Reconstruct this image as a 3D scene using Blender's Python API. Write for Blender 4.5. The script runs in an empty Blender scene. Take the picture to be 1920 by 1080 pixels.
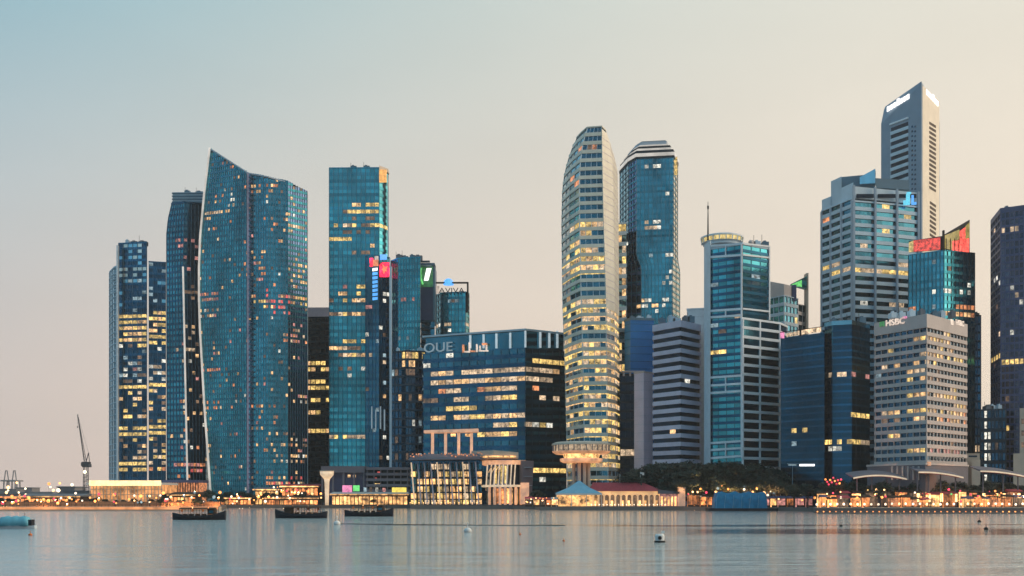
import bpy, math, random
from mathutils import Vector, Matrix
random.seed(7)
R = math.radians
scene = bpy.context.scene
col = scene.collection

# ------------------------------------------------------------------ camera
F, HY, H0 = 2000.0, 930.0, 8.0          # focal length and horizon in photograph pixels, eye height in metres
cam_d = bpy.data.cameras.new('camera'); cam = bpy.data.objects.new('camera', cam_d); col.objects.link(cam)
cam.location = (0, 0, H0); cam.rotation_euler = (R(90), 0, 0)
cam_d.sensor_width = 36; cam_d.lens = 36 * F / 1920; cam_d.shift_y = (HY - 540) / 1920
cam_d.clip_start = 1; cam_d.clip_end = 20000
scene.camera = cam
# ------------------------------------------------------------------ world: dusk sky, glow beyond the right of the view
SUN_AZ, SUN_EL = R(52), R(4)
world = bpy.data.worlds.new('World'); scene.world = world; world.use_nodes = True
wn, wl = world.node_tree.nodes, world.node_tree.links
wn.clear()
def wmath(op, a, b=None, clamp=False):
    n = wn.new('ShaderNodeMath'); n.operation = op; n.use_clamp = clamp
    for i, v in enumerate((a, b)):
        if v is None: continue
        if hasattr(v, 'links'): wl.new(v, n.inputs[i])
        else: n.inputs[i].default_value = v
    return n.outputs[0]
def wramp(fac, stops):
    n = wn.new('ShaderNodeValToRGB'); r = n.color_ramp; r.interpolation = 'B_SPLINE'
    while len(r.elements) < len(stops): r.elements.new(0.5)
    for e, (p, c) in zip(r.elements, stops): e.position = p; e.color = (*c, 1)
    wl.new(fac, n.inputs[0]); return n.outputs[0]
def wmix(fac, a, b):
    n = wn.new('ShaderNodeMix'); n.data_type = 'RGBA'
    if hasattr(fac, 'links'): wl.new(fac, n.inputs[0])
    else: n.inputs[0].default_value = fac
    wl.new(a, n.inputs[6]); wl.new(b, n.inputs[7]); return n.outputs[2]
tc = wn.new('ShaderNodeTexCoord')
nrm = wn.new('ShaderNodeVectorMath'); nrm.operation = 'NORMALIZE'; wl.new(tc.outputs['Generated'], nrm.inputs[0])
sep = wn.new('ShaderNodeSeparateXYZ'); wl.new(nrm.outputs[0], sep.inputs[0])
s_ = wmath('ADD', wmath('MULTIPLY', sep.outputs[0], math.sin(SUN_AZ)), wmath('MULTIPLY', sep.outputs[1], math.cos(SUN_AZ)))
u_ = wmath('MULTIPLY_ADD', s_, 0.5); u_.node.inputs[2].default_value = 0.5      # 0 away from the glow .. 1 towards it
low = wramp(u_, [(0.0, (.38, .66, .81)), (0.40, (.41, .58, .67)), (0.60, (.92, .69, .59)), (0.80, (.95, .74, .60)), (0.97, (1.02, .84, .67))])
high = wramp(u_, [(0.0, (.24, .51, .74)), (0.40, (.21, .44, .60)), (0.58, (.26, .55, .67)), (0.74, (.61, .71, .69)), (0.92, (.93, .87, .74))])
el = wmath('POWER', wmath('DIVIDE', wmath('MAXIMUM', sep.outputs[2], 0.0), 0.42, True), 1.25)
grad = wmix(el, low, high)
nz = wn.new('ShaderNodeTexNoise'); nz.inputs['Scale'].default_value = 2.6; nz.inputs['Detail'].default_value = 4
mp = wn.new('ShaderNodeMapping'); mp.inputs['Scale'].default_value = (1, 1, 3.5); wl.new(nrm.outputs[0], mp.inputs[0]); wl.new(mp.outputs[0], nz.inputs['Vector'])
cl = wmath('MULTIPLY_ADD', nz.outputs[0], 0.16); cl.node.inputs[2].default_value = 0.92      # faint thin cloud
hs = wn.new('ShaderNodeHueSaturation'); wl.new(grad, hs.inputs['Color']); wl.new(cl, hs.inputs['Value'])
bg1 = wn.new('ShaderNodeBackground'); wl.new(hs.outputs[0], bg1.inputs[0]); bg1.inputs[1].default_value = 1.0
sky = wn.new('ShaderNodeTexSky'); sky.sky_type = 'NISHITA'; sky.sun_disc = False
sky.sun_elevation = SUN_EL; sky.sun_rotation = SUN_AZ; sky.dust_density = 2.0
bg2 = wn.new('ShaderNodeBackground'); wl.new(sky.outputs[0], bg2.inputs[0]); bg2.inputs[1].default_value = 0.08
mx = wn.new('ShaderNodeMixShader'); mx.inputs[0].default_value = 0.10; wl.new(bg1.outputs[0], mx.inputs[1]); wl.new(bg2.outputs[0], mx.inputs[2])
wo = wn.new('ShaderNodeOutputWorld'); wl.new(mx.outputs[0], wo.inputs[0])
# ------------------------------------------------------------------ last warm light of the sun
sd = bpy.data.lights.new('sun', 'SUN'); sd.energy = 3.0; sd.angle = R(75); sd.color = (1, .80, .58)
sun = bpy.data.objects.new('sun', sd); col.objects.link(sun)
sun.rotation_euler = Vector((-math.sin(R(94)), -math.cos(R(94)), -math.tan(R(15)))).to_track_quat('-Z', 'Y').to_euler()
vs = scene.view_settings
vs.view_transform = 'Standard'; vs.look = 'None'; vs.exposure = 0; vs.gamma = 1; vs.use_curve_mapping = False
cy = scene.cycles
cy.use_denoising = True; cy.sample_clamp_indirect = 3; cy.max_bounces = 5; cy.glossy_bounces = 3; cy.transparent_max_bounces = 4
cy.caustics_reflective = False; cy.caustics_refractive = False

# ------------------------------------------------------------------ materials
M = {}
def new_mat(k):
    m = bpy.data.materials.new(k); m.use_nodes = True; M[k] = m
    n = m.node_tree.nodes; return m, n, m.node_tree.links, n['Principled BSDF']
def piece_random(n, l):
    """a value of its own for every object and every loose piece"""
    g = n.new('ShaderNodeNewGeometry'); o = n.new('ShaderNodeObjectInfo')
    a = n.new('ShaderNodeMath'); a.operation = 'ADD'; l.new(g.outputs['Random Per Island'], a.inputs[0]); l.new(o.outputs['Random'], a.inputs[1])
    f = n.new('ShaderNodeMath'); f.operation = 'FRACT'; l.new(a.outputs[0], f.inputs[0]); return f.outputs[0], g
def scaled(n, l, fac, lo, hi):
    r = n.new('ShaderNodeMapRange'); l.new(fac, r.inputs[0]); r.inputs[3].default_value = lo; r.inputs[4].default_value = hi; return r.outputs[0]
def vcol(n, l, colour, val):
    h = n.new('ShaderNodeHueSaturation'); h.inputs['Color'].default_value = (*colour, 1); l.new(val, h.inputs['Value']); return h.outputs[0]
def mul(n, l, a, b):
    m = n.new('ShaderNodeMath'); m.operation = 'MULTIPLY'; l.new(a, m.inputs[0]); l.new(b, m.inputs[1]); return m.outputs[0]
def glass(k, c, rough=0.10, lo=.72, hi=1.25, metal=.92):
    """coated curtain-wall glass: tinted mirror, every pane a little different"""
    m, n, l, b = new_mat(k)
    r, g = piece_random(n, l)
    mpn = n.new('ShaderNodeMapping'); mpn.inputs['Scale'].default_value = (1, 1, .35); l.new(g.outputs['Position'], mpn.inputs[0])
    t = n.new('ShaderNodeTexNoise'); t.inputs['Scale'].default_value = .05; t.inputs['Detail'].default_value = 4; l.new(mpn.outputs[0], t.inputs['Vector'])
    ns = n.new('ShaderNodeMapRange'); l.new(t.outputs[0], ns.inputs[0]); ns.inputs[1].default_value = .3; ns.inputs[2].default_value = .7; ns.inputs[3].default_value = .55; ns.inputs[4].default_value = 1.4  # broad noise in the colour imitates uneven reflections
    v = mul(n, l, scaled(n, l, r, lo, hi), ns.outputs[0])
    l.new(vcol(n, l, c, v), b.inputs['Base Color'])
    b.inputs['Metallic'].default_value = metal; b.inputs['Roughness'].default_value = rough
    t2 = n.new('ShaderNodeTexNoise'); t2.inputs['Scale'].default_value = .35; l.new(g.outputs['Position'], t2.inputs['Vector'])
    bp = n.new('ShaderNodeBump'); bp.inputs['Strength'].default_value = .25; bp.inputs['Distance'].default_value = .12
    l.new(t2.outputs[0], bp.inputs['Height']); l.new(bp.outputs[0], b.inputs['Normal'])
glass('glass_teal', (.05, .31, .36)); glass('glass_blue', (.05, .265, .335)); glass('glass_navy', (.028, .13, .185)); glass('glass_dark', (.015, .065, .115), lo=.5)
glass('spandrel_teal', (.02, .22, .29), .25); glass('spandrel_blue', (.028, .195, .26), .25); glass('spandrel_navy', (.012, .085, .155), .25)
glass('glass_sky', (.20, .42, .52)); glass('glass_warm', (.62, .58, .52), .22, .85, 1.1); glass('glass_violet', (.10, .17, .32)); glass('glass_black', (.01, .02, .035), .2); glass('glass_slate', (.009, .052, .088), .12, .9, 1.08); glass('glass_plum', (.055, .065, .10), .15)
def matte(k, c, rough=.75, var=.18, scale=.15, spec=.3):
    m, n, l, b = new_mat(k)
    r, g = piece_random(n, l)
    t = n.new('ShaderNodeTexNoise'); t.inputs['Scale'].default_value = scale; t.inputs['Detail'].default_value = 6; l.new(g.outputs['Position'], t.inputs['Vector'])
    v = mul(n, l, scaled(n, l, r, 1 - var * .4, 1 + var * .4), scaled(n, l, t.outputs[0], 1 - var, 1 + var))
    l.new(vcol(n, l, c, v), b.inputs['Base Color']); b.inputs['Roughness'].default_value = rough; b.inputs['Specular IOR Level'].default_value = spec
matte('white_metal', (.84, .86, .88), .45); matte('pale_concrete', (.55, .47, .44)); matte('blue_grey', (.58, .68, .75)); matte('lilac_grey', (.66, .59, .68))
matte('steel_line', (.10, .18, .24), .5); matte('dark_line', (.02, .045, .07), .5); matte('cream_panel', (.80, .72, .58), .35); matte('grey_panel', (.42, .47, .53), .6)
matte('core_dark', (.012, .02, .03)); matte('roof_grey', (.16, .17, .19)); matte('blue_wall', (.02, .17, .46), .4, .2); matte('purple_panel', (.09, .10, .19), .4)
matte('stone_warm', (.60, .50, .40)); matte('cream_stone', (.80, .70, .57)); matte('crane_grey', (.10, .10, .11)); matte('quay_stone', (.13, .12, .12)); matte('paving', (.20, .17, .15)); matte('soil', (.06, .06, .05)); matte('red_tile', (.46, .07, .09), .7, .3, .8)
matte('blue_canvas', (.20, .45, .60), .7, .2, .5); matte('tarp_blue', (.02, .27, .50), .5, .45, .35); matte('tarp_teal', (.16, .48, .60), .5, .3, .6); matte('tower_grey', (.24, .31, .39), .6); matte('lamplit_orange', (.50, .25, .13), .8, .3, .3); matte('hull_dark', (.012, .014, .022), .5); matte('wood_dark', (.05, .03, .02)); matte('white_paint', (.72, .72, .70), .5)
matte('bark', (.06, .045, .035), .9); matte('black_metal', (.015, .015, .018), .5); matte('orange_paint', (.65, .18, .05), .5); matte('rubber', (.02, .02, .02)); matte('far_grey', (.20, .19, .20))
matte('roof_lilac', (.17, .155, .18)); matte('crowd_cloth', (.10, .10, .14), .9)
def leaf(k, c):
    m, n, l, b = new_mat(k)
    r, g = piece_random(n, l)
    l.new(vcol(n, l, c, scaled(n, l, r, .45, 1.6)), b.inputs['Base Color']); b.inputs['Roughness'].default_value = .6
leaf('leaf_dark', (.016, .030, .018)); leaf('leaf_mid', (.024, .036, .018)); leaf('leaf_palm', (.06, .09, .03))
def lit(k, c, strength, base=(.05, .05, .05), rough=.2, spots=.85, sample=False, vscale=.5):
    """a lit room or tube behind glass: uneven, every window its own brightness"""
    m, n, l, b = new_mat(k)
    r, g = piece_random(n, l)
    t = n.new('ShaderNodeTexNoise'); t.inputs['Scale'].default_value = vscale; t.inputs['Detail'].default_value = 3; t.inputs['Roughness'].default_value = .7; l.new(g.outputs['Position'], t.inputs['Vector'])
    ns = n.new('ShaderNodeMapRange'); l.new(t.outputs[0], ns.inputs[0]); ns.inputs[1].default_value = .34; ns.inputs[2].default_value = .66; ns.inputs[3].default_value = 1 - spots; ns.inputs[4].default_value = 1 + spots
    v = mul(n, l, scaled(n, l, r, 1 - spots * .75, 1 + spots * .25), ns.outputs[0])
    s = n.new('ShaderNodeMath'); s.operation = 'MULTIPLY'; l.new(v, s.inputs[0]); s.inputs[1].default_value = strength
    b.inputs['Base Color'].default_value = (*base, 1); b.inputs['Roughness'].default_value = rough
    b.inputs['Emission Color'].default_value = (*c, 1); l.new(s.outputs[0], b.inputs['Emission Strength'])
    m.cycles.emission_sampling = 'AUTO' if sample else 'NONE'
lit('win_warm', (1, .58, .25), 1.0); lit('win_gold', (1, .66, .20), 1.0); lit('win_pale', (1, .70, .43), .72); lit('win_white', (.95, .90, .76), .9); lit('win_dim', (.8, .46, .26), .24)
lit('win_orange', (1, .36, .14), .75); lit('win_pink', (1, .40, .34), .55); lit('win_cool', (.52, .72, .80), .45); lit('win_red', (1, .14, .12), .8)
lit('sign_white', (1, .96, .92), 2.0, spots=.1); lit('sign_blue', (.10, .42, 1), 1.3, spots=.2); lit('sign_red', (1, .06, .12), 1.5, spots=.35); lit('sign_orange', (1, .32, .14), 1.0, spots=.3)
lit('sign_green', (.22, 1, .25), .9, spots=.35); lit('sign_green_dim', (.10, .6, .16), .28, spots=.6); lit('post_glow', (.72, .86, .92), .42, base=(.7, .7, .7), spots=.2); lit('sign_soft', (1, .80, .66), .8, spots=.4); lit('sign_glow_red', (1, .012, .045), 4.5, spots=.95, vscale=.22); lit('sign_cyan', (.15, .75, 1), 1.0, spots=.15); lit('sign_yellow', (1, .75, .12), 1.1, spots=.3); lit('sign_pink', (1, .30, .55), .9, spots=.4); lit('sign_grey', (.45, .60, .70), .42, spots=.15)
lit('edge_glow', (1, .92, .82), .62, spots=.25, vscale=.05); lit('rib_glow', (.55, .55, .80), .22, spots=.3, vscale=.1)
lit('screen_red', (1, .10, .07), 1.25, spots=.8, vscale=.6); lit('screen_gold', (.95, .70, .25), .7, spots=.5); lit('screen_olive', (.60, .45, .12), .5, spots=.5); lit('crown_orange', (1, .48, .12), 1.0, spots=.3)
lit('shop_warm', (1, .50, .17), 1.7, spots=.9, sample=True, vscale=.3); lit('shop_orange', (1, .32, .09), 1.5, spots=.95, sample=True, vscale=.3); lit('hall_glow', (1, .42, .14), 1.15, spots=.7, sample=True, vscale=.16)
lit('hall_strip', (1, .74, .36), 1.9, spots=.2, sample=True)
lit('lamp_warm', (1, .55, .22), 4.0, sample=True, spots=.4); lit('lamp_orange', (1, .32, .07), 3.2, sample=True, spots=.5); lit('lamp_white', (1, .78, .56), 2.4, sample=True, spots=.4); lit('flood', (1, .80, .48), 4, sample=True, spots=.1)
lit('column_glow', (1, .66, .36), .60, base=(.6, .55, .5), spots=.3, vscale=.2); lit('pier_glow', (1, .52, .18), .75, base=(.6, .5, .4), spots=.35, vscale=.2); lit('wall_wash', (1, .38, .13), .70, base=(.22, .12, .08), spots=.5, vscale=.08); lit('orange_glow', (1, .42, .17), .62, base=(.6, .5, .42), spots=.45, vscale=.25)  # lamplight on columns, rims and walls put in as emission

# ------------------------------------------------------------------ helpers
def X(px, D): return (px - 960) * D / F
def Z(py, D): return H0 + (HY - py) * D / F
def pix(p): return 960 + p[0] * F / p[1], HY - (p[2] - H0) * F / p[1]
def lerp_table(t, v):
    if v <= t[0][0]: return t[0][1]
    for (a, x), (b, y) in zip(t, t[1:]):
        if v <= b: return x + (y - x) * (v - a) / (b - a)
    return t[-1][1]
class MB:
    def __init__(s): s.v = []; s.f = []
    def hexa(s, c):                      # eight corners: four below, four above, both counter-clockwise
        o = len(s.v); s.v += [tuple(p) for p in c]
        s.f += [tuple(o + i for i in q) for q in ((3, 2, 1, 0), (4, 5, 6, 7), (0, 1, 5, 4), (1, 2, 6, 5), (2, 3, 7, 6), (3, 0, 4, 7))]
    def box(s, x0, x1, y0, y1, z0, z1):
        s.hexa([(x0, y0, z0), (x1, y0, z0), (x1, y1, z0), (x0, y1, z0), (x0, y0, z1), (x1, y0, z1), (x1, y1, z1), (x0, y1, z1)])
    def bar(s, a, b, w, h=None, up=(0, 0, 1)):   # a box from a to b
        a, b = Vector(a), Vector(b); h = h or w; d = (b - a).normalized()
        u = d.cross(Vector(up)); u = u.normalized() if u.length > 1e-4 else Vector((1, 0, 0)); v = u.cross(d)
        q = [(-1, -1), (1, -1), (1, 1), (-1, 1)]
        s.hexa([a + u * i * w / 2 + v * j * h / 2 for i, j in q] + [b + u * i * w / 2 + v * j * h / 2 for i, j in q])
    def prism(s, poly, z0, z1):          # z1 may be one height or one per corner
        n = len(poly); o = len(s.v)
        zt = z1 if isinstance(z1, (list, tuple)) else [z1] * n
        s.v += [(x, y, z0) for x, y in poly] + [(x, y, zt[i]) for i, (x, y) in enumerate(poly)]
        s.f += [tuple(range(o + n - 1, o - 1, -1)), tuple(range(o + n, o + 2 * n))]
        s.f += [(o + i, o + (i + 1) % n, o + n + (i + 1) % n, o + n + i) for i in range(n)]
    def loft(s, rings, cap=True):        # list of rings of equal length
        n = len(rings[0]); o = len(s.v)
        for r in rings: s.v += [tuple(p) for p in r]
        for k in range(len(rings) - 1):
            a = o + k * n; s.f += [(a + i, a + (i + 1) % n, a + n + (i + 1) % n, a + n + i) for i in range(n)]
        if cap: s.f += [tuple(range(o + n - 1, o - 1, -1)), tuple(range(o + n * (len(rings) - 1), o + n * len(rings)))]
    def lathe(s, c, prof, seg=16, sx=1, sy=1):
        s.loft([[(c[0] + r * sx * math.cos(2 * math.pi * i / seg), c[1] + r * sy * math.sin(2 * math.pi * i / seg), c[2] + z) for i in range(seg)] for r, z in prof])
    def ring(s, outer, inner, z0, z1):   # closed band between two polygons
        n = len(outer); o = len(s.v)
        for pl, z in ((outer, z0), (outer, z1), (inner, z1), (inner, z0)): s.v += [(x, y, z) for x, y in pl]
        for i in range(n):
            j = (i + 1) % n
            for a, b in ((0, 1), (1, 2), (2, 3), (3, 0)): s.f.append((o + a * n + i, o + a * n + j, o + b * n + j, o + b * n + i))
    def tube(s, path, r, seg=6):
        rings = []
        for i, p in enumerate(path):
            p = Vector(p); d = (Vector(path[min(i + 1, len(path) - 1)]) - Vector(path[max(i - 1, 0)])).normalized()
            u = d.cross(Vector((0, 1, .01))).normalized(); v = d.cross(u); rr = r[i] if isinstance(r, (list, tuple)) else r
            rings.append([p + u * rr * math.cos(2 * math.pi * k / seg) + v * rr * math.sin(2 * math.pi * k / seg) for k in range(seg)])
        s.loft(rings)
    def ball(s, c, r, seg=8, rings=5, sz=1):
        s.lathe(c, [(max(r * math.sin(math.pi * k / rings), .002 * r), -r * sz * math.cos(math.pi * k / rings)) for k in range(rings + 1)], seg)
    def mesh(s, name, mat):
        me = bpy.data.meshes.new(name); me.from_pydata(s.v, [], s.f); me.materials.append(M[mat]); return me
    def build(s, name, mat, parent=None, kind=None, smooth=False):
        me = s.mesh(name, mat)
        if smooth: me.polygons.foreach_set('use_smooth', [True] * len(me.polygons))
        return link(name, me, parent, kind)
def link(name, me, parent=None, kind=None, loc=None, rz=0):
    o = bpy.data.objects.new(name, me); col.objects.link(o)
    if loc is not None: o.location = loc
    if rz: o.rotation_euler.z = rz
    if parent is not None:
        o.parent = parent
        o.matrix_parent_inverse = Matrix.Translation(-parent.location)
    if kind: o['kind'] = kind
    return o
def thing(name, label, cat, loc=(0, 0, 0), group=None):
    o = bpy.data.objects.new(name, None); col.objects.link(o); o.location = loc; o.empty_display_size = 2
    o['label'] = label; o['category'] = cat
    if group: o['group'] = group
    return o
def tag(o, label, cat, group=None):
    o['label'] = label; o['category'] = cat
    if group: o['group'] = group
    return o
def copy_tree(o, parent=None):
    c = o.copy(); col.objects.link(c); c.parent = parent
    for ch in list(o.children): copy_tree(ch, c)
    return c
def offset(poly, d, closed=True):
    """polygon (counter-clockwise) pushed outwards by d with mitred corners"""
    n = len(poly); out = []
    for i in range(n):
        p = Vector(poly[i]); a = Vector(poly[(i - 1) % n]); b = Vector(poly[(i + 1) % n])
        d1 = (p - a).normalized(); d2 = (b - p).normalized()
        n1 = Vector((d1.y, -d1.x)); n2 = Vector((d2.y, -d2.x)); m = n1 + n2
        m = m.normalized() if m.length > 1e-3 else n1
        k = max(.35, m.dot(n1)); q = p + m * (d / k); out.append((q.x, q.y))
    return out
def front(pts): return [(X(px, D), D) for px, D in pts]
def closed(fr, back):
    """front line plus two rear corners a little inside the lines of sight"""
    (x0, y0), (x1, y1) = fr[0], fr[-1]; w = x1 - x0; yb = max(y0, y1) + back
    return list(fr) + [(x1 * yb / y1 - w * .06, yb), (x0 * yb / y0 + w * .06, yb)]
def text_mesh(s, mat, height, depth, bold=0.0):
    c = bpy.data.curves.new('text', 'FONT'); c.body = s; c.extrude = depth; c.size = 1; c.align_x = 'CENTER'; c.align_y = 'CENTER'; c.offset = bold
    o = bpy.data.objects.new('text', c); col.objects.link(o)
    bpy.context.view_layer.update()
    me = bpy.data.meshes.new_from_object(o.evaluated_get(bpy.context.evaluated_depsgraph_get()))
    bpy.data.objects.remove(o); bpy.data.curves.remove(c)
    k = height / .70
    me.transform(Matrix.Diagonal((k, k, 1, 1))); me.materials.clear(); me.materials.append(M[mat]); return me
def sign_text(name, s, mat, p, ang, height, parent, depth=.15, bold=.02, sx=1.0):
    me = text_mesh(s, mat, height, depth, bold)
    me.transform(Matrix.Rotation(ang, 4, 'Z') @ Matrix.Rotation(R(90), 4, 'X') @ Matrix.Diagonal((sx, 1, 1, 1)))
    return link(name, me, parent, loc=p)

PANES_MAX = 260
count = {}
def block(T, fr, ztop, nf, bays, z0=2.0, band=(.18, .12, 'steel_line'), mull=(.25, .12, 'steel_line'), pane='glass_blue', lights=(), base_lit=(.0, ('win_warm',)),
          back=28, core='core_dark', roof='roof_grey', parapet=1.2, tops=None, recess=.35, names=('floor_band', 'mullion'), cap_mat=None, fine=None, col_edges=None):
    """one volume of a tower: core, floor bands, mullions and every pane of the faces in view.
    fr: front line left to right, or a function of z giving it; tops: roof height for each front corner"""
    var = callable(fr); f0 = fr(z0) if var else fr; ne = len(f0) - 1
    fp = fr if var else (lambda z: f0)
    zs = [z0 + (ztop - z0) * i / nf for i in range(nf + 1)]; pitch = zs[1] - zs[0]
    panes = pane if isinstance(pane, (list, tuple)) else [pane] * ne
    bh = pitch * band[0]
    zmax = lambda e, t: ztop if tops is None else tops[e] + (tops[e + 1] - tops[e]) * t
    # core
    mb = MB()
    if var:
        rings = []
        for z in zs: rings.append([(x, y, z) for x, y in offset(closed(fp(z), back), -.9)])
        if tops is not None:
            keep = []
            for r, z in zip(rings, zs):
                keep.append([(x, y, min(z, (list(tops) + [tops[-1], tops[0]])[i] - .3)) for i, (x, y, _) in enumerate(r)])
            rings = keep
        mb.loft(rings)
    else:
        mb.prism(offset(closed(f0, back), -.9), z0, ztop - .05 if tops is None else [t - .3 for t in tops] + [tops[-1] - .3, tops[0] - .3])
    mb.build('wall', core, T)
    # floor bands
    if tops is None:
        share = None
        for i in range(nf):
            z = zs[i]
            if var or share is None:
                pl = closed(fp(z + bh / 2), back); m2 = MB()
                m2.ring(offset(pl, band[1]), offset(pl, -.8), 0, bh); me = m2.mesh(names[0], band[2])
                share = me
            else: me = share
            link(names[0], me, T, loc=(0, 0, z))
        pl = closed(fp(ztop), back); m2 = MB()
        m2.ring(offset(pl, band[1] + .1), offset(pl, -.8), ztop, ztop + parapet); m2.build('parapet', cap_mat or band[2], T)
        m2 = MB(); m2.prism(offset(pl, -.7), ztop, ztop + parapet * .35); m2.build('roof', roof, T)
    # panes
    joined = {}; bandj = MB(); mullj = MB()
    n_ind = count.get(T.name, 0); cache = {}
    jobs = []
    for e in range(ne):
        nb = bays[e]
        for b in range(nb):
            for i in range(nf):
                za, zb = zs[i] + bh, zs[i + 1]
                t0, t1 = b / nb, (b + 1) / nb
                zt = zmax(e, (t0 + t1) / 2)
                if za > zt - .6: continue
                zb = min(zb, zt)
                A, B = fp(za), fp(zb)
                def P(L, t): return Vector((L[e][0] + (L[e + 1][0] - L[e][0]) * t, L[e][1] + (L[e + 1][1] - L[e][1]) * t))
                a0, a1, b0, b1 = P(A, t0), P(A, t1), P(B, t0), P(B, t1)
                d = (a1 - a0).normalized(); nn = Vector((d.y, -d.x))
                c = (a0 + a1 + b0 + b1) / 4; px, py = pix((c.x, c.y, (za + zb) / 2))
                key = None
                if random.random() < base_lit[0]: key = random.choice(base_lit[1])
                for r in lights:
                    if r[0] <= px <= r[2] and r[1] <= py <= r[3]:
                        if random.random() < r[4]:
                            k = r[5]; key = random.choice(k) if isinstance(k, tuple) else k
                        elif len(r) > 6: key = None
                if tops is not None:
                    s0, s1 = P(fp(zs[i]), t0), P(fp(zs[i]), t1); q0, q1 = a0, a1
                    bandj.hexa([(*(s0 - nn * .6), zs[i]), (*(s0 + nn * band[1]), zs[i]), (*(s1 + nn * band[1]), zs[i]), (*(s1 - nn * .6), zs[i]),
                                (*(q0 - nn * .6), za), (*(q0 + nn * band[1]), za), (*(q1 + nn * band[1]), za), (*(q1 - nn * .6), za)])
                wpx = (a1 - a0).length * F / c.y * abs(nn.y); hpx = (zb - za) * F / c.y
                jobs.append((key is None, -wpx * hpx, e, b, i, a0, a1, b0, b1, za, zb, nn, d, key or panes[e], wpx, hpx))
    jobs.sort(key=lambda j: (j[0], j[1]))
    for unlit, _, e, b, i, a0, a1, b0, b1, za, zb, nn, d, key, wpx, hpx in jobs:
        rc, th = recess, .2
        corners = lambda o: [(*(a0 - nn * (rc + th) - o[:2]), za - o[2]), (*(a0 - nn * rc - o[:2]), za - o[2]), (*(a1 - nn * rc - o[:2]), za - o[2]), (*(a1 - nn * (rc + th) - o[:2]), za - o[2]),
                             (*(b0 - nn * (rc + th) - o[:2]), zb - o[2]), (*(b0 - nn * rc - o[:2]), zb - o[2]), (*(b1 - nn * rc - o[:2]), zb - o[2]), (*(b1 - nn * (rc + th) - o[:2]), zb - o[2])]
        big = (not unlit and wpx * hpx > 12) or (wpx >= 9 and hpx >= 6)
        if big and n_ind < PANES_MAX:
            n_ind += 1
            org = Vector((a0.x, a0.y, za)); ck = (e, key, round(zb - za, 2)) if not var and tops is None else None
            me = cache.get(ck) if ck else None
            if me is None:
                m2 = MB(); oo = Vector((org.x, org.y, org.z)); m2.hexa([(x, y, z) for x, y, z in corners(_V3(oo))]); me = m2.mesh('window', key)
                if ck: cache[ck] = me
            link('window', me, T, loc=org)
        else:
            joined.setdefault(key, MB()).hexa(corners(_V3(Vector((0, 0, 0)))))
    count[T.name] = n_ind
    for k, m2 in joined.items(): m2.build('small_window_panes', k, T, kind='stuff')
    if tops is not None and bandj.v: bandj.build('floor_lines', band[2], T, kind='stuff')
    # mullions
    if mull:
        for e in range(ne):
            nb = bays[e]
            for b in range(nb + 1):
                if b == 0 and e > 0: continue
                t = b / nb; zt = zmax(e, t)
                A = f0; p = Vector(A[e]).lerp(Vector(A[e + 1]), t); d = (Vector(A[e + 1]) - Vector(A[e])).normalized(); nn = Vector((d.y, -d.x))
                wpx = mull[0] * F / p.y
                q = lambda p_: [p_ - d * mull[0] / 2 - nn * .6, p_ - d * mull[0] / 2 + nn * mull[1], p_ + d * mull[0] / 2 + nn * mull[1], p_ + d * mull[0] / 2 - nn * .6]
                if var or tops is not None:
                    secs = [z for z in zs if z < zt - .2] + [zt]
                    rings = []
                    for z in secs:
                        L = fp(z); p_ = Vector(L[e]).lerp(Vector(L[e + 1]), t); rings.append([(v.x, v.y, z) for v in q(p_)])
                    if wpx >= 3: m2 = MB(); m2.loft(rings); m2.build(names[1], mull[2], T)
                    else: mullj.loft(rings)
                else:
                    c8 = [(v.x, v.y, z0) for v in q(p)] + [(v.x, v.y, zt) for v in q(p)]
                    if wpx >= 3: m2 = MB(); m2.hexa(c8); m2.build(names[1], mull[2], T)
                    else: mullj.hexa(c8)
        if mullj.v: mullj.build('mullions', mull[2], T, kind='stuff')
class _V3:
    def __init__(s, v): s.v = v
    def __getitem__(s, i): return Vector(s.v[:2]) if isinstance(i, slice) else s.v[i]
def face_bar(T, name, mat, px0, y0, px1, y1, D, proud=.5, depth=.6):
    """a flat panel facing the water, given by where its corners stand at distance D"""
    m = MB(); m.box(X(px0, D), X(px1, D), D - proud, D - proud + depth, Z(y1, D), Z(y0, D)); return m.build(name, mat, T)
def base(pts):
    f = front(pts); return (sum(p[0] for p in f) / len(f), sum(p[1] for p in f) / len(f), 2.0)
def tower(name, label, pts, cat='tower', group=None): return thing(name, label, cat, base(pts), group)
# ================================================================== ground and water
SHORE = [(-900, 571), (412, 571), (425, 700), (765, 700), (775, 660), (1003, 652), (1012, 596), (1330, 588), (1440, 575), (1525, 560), (1530, 488), (2900, 488)]
fr = front(SHORE)
mb = MB(); mb.prism(fr + [(5000, 5000), (-5000, 5000)], -3, 2.0); mb.build('quay', 'paving', kind='structure')
m, n, l, b = new_mat('water')
g = n.new('ShaderNodeNewGeometry')
def wnoise(sc, scale, detail, rough=.55):
    mpn = n.new('ShaderNodeMapping'); mpn.inputs['Scale'].default_value = sc; l.new(g.outputs['Position'], mpn.inputs[0])
    t = n.new('ShaderNodeTexNoise'); t.inputs['Scale'].default_value = scale; t.inputs['Detail'].default_value = detail; t.inputs['Roughness'].default_value = rough
    l.new(mpn.outputs[0], t.inputs['Vector']); return t.outputs[0]
b.inputs['Base Color'].default_value = (.75, .80, .80, 1); b.inputs['Metallic'].default_value = .90; b.inputs['IOR'].default_value = 1.33; b.inputs['Roughness'].default_value = .11
def wm(op, *v, clamp=False):
    q = n.new('ShaderNodeMath'); q.operation = op; q.use_clamp = clamp
    for i, x in enumerate(v):
        if hasattr(x, 'links'): l.new(x, q.inputs[i])
        else: q.inputs[i].default_value = x
    return q.outputs[0]
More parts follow.
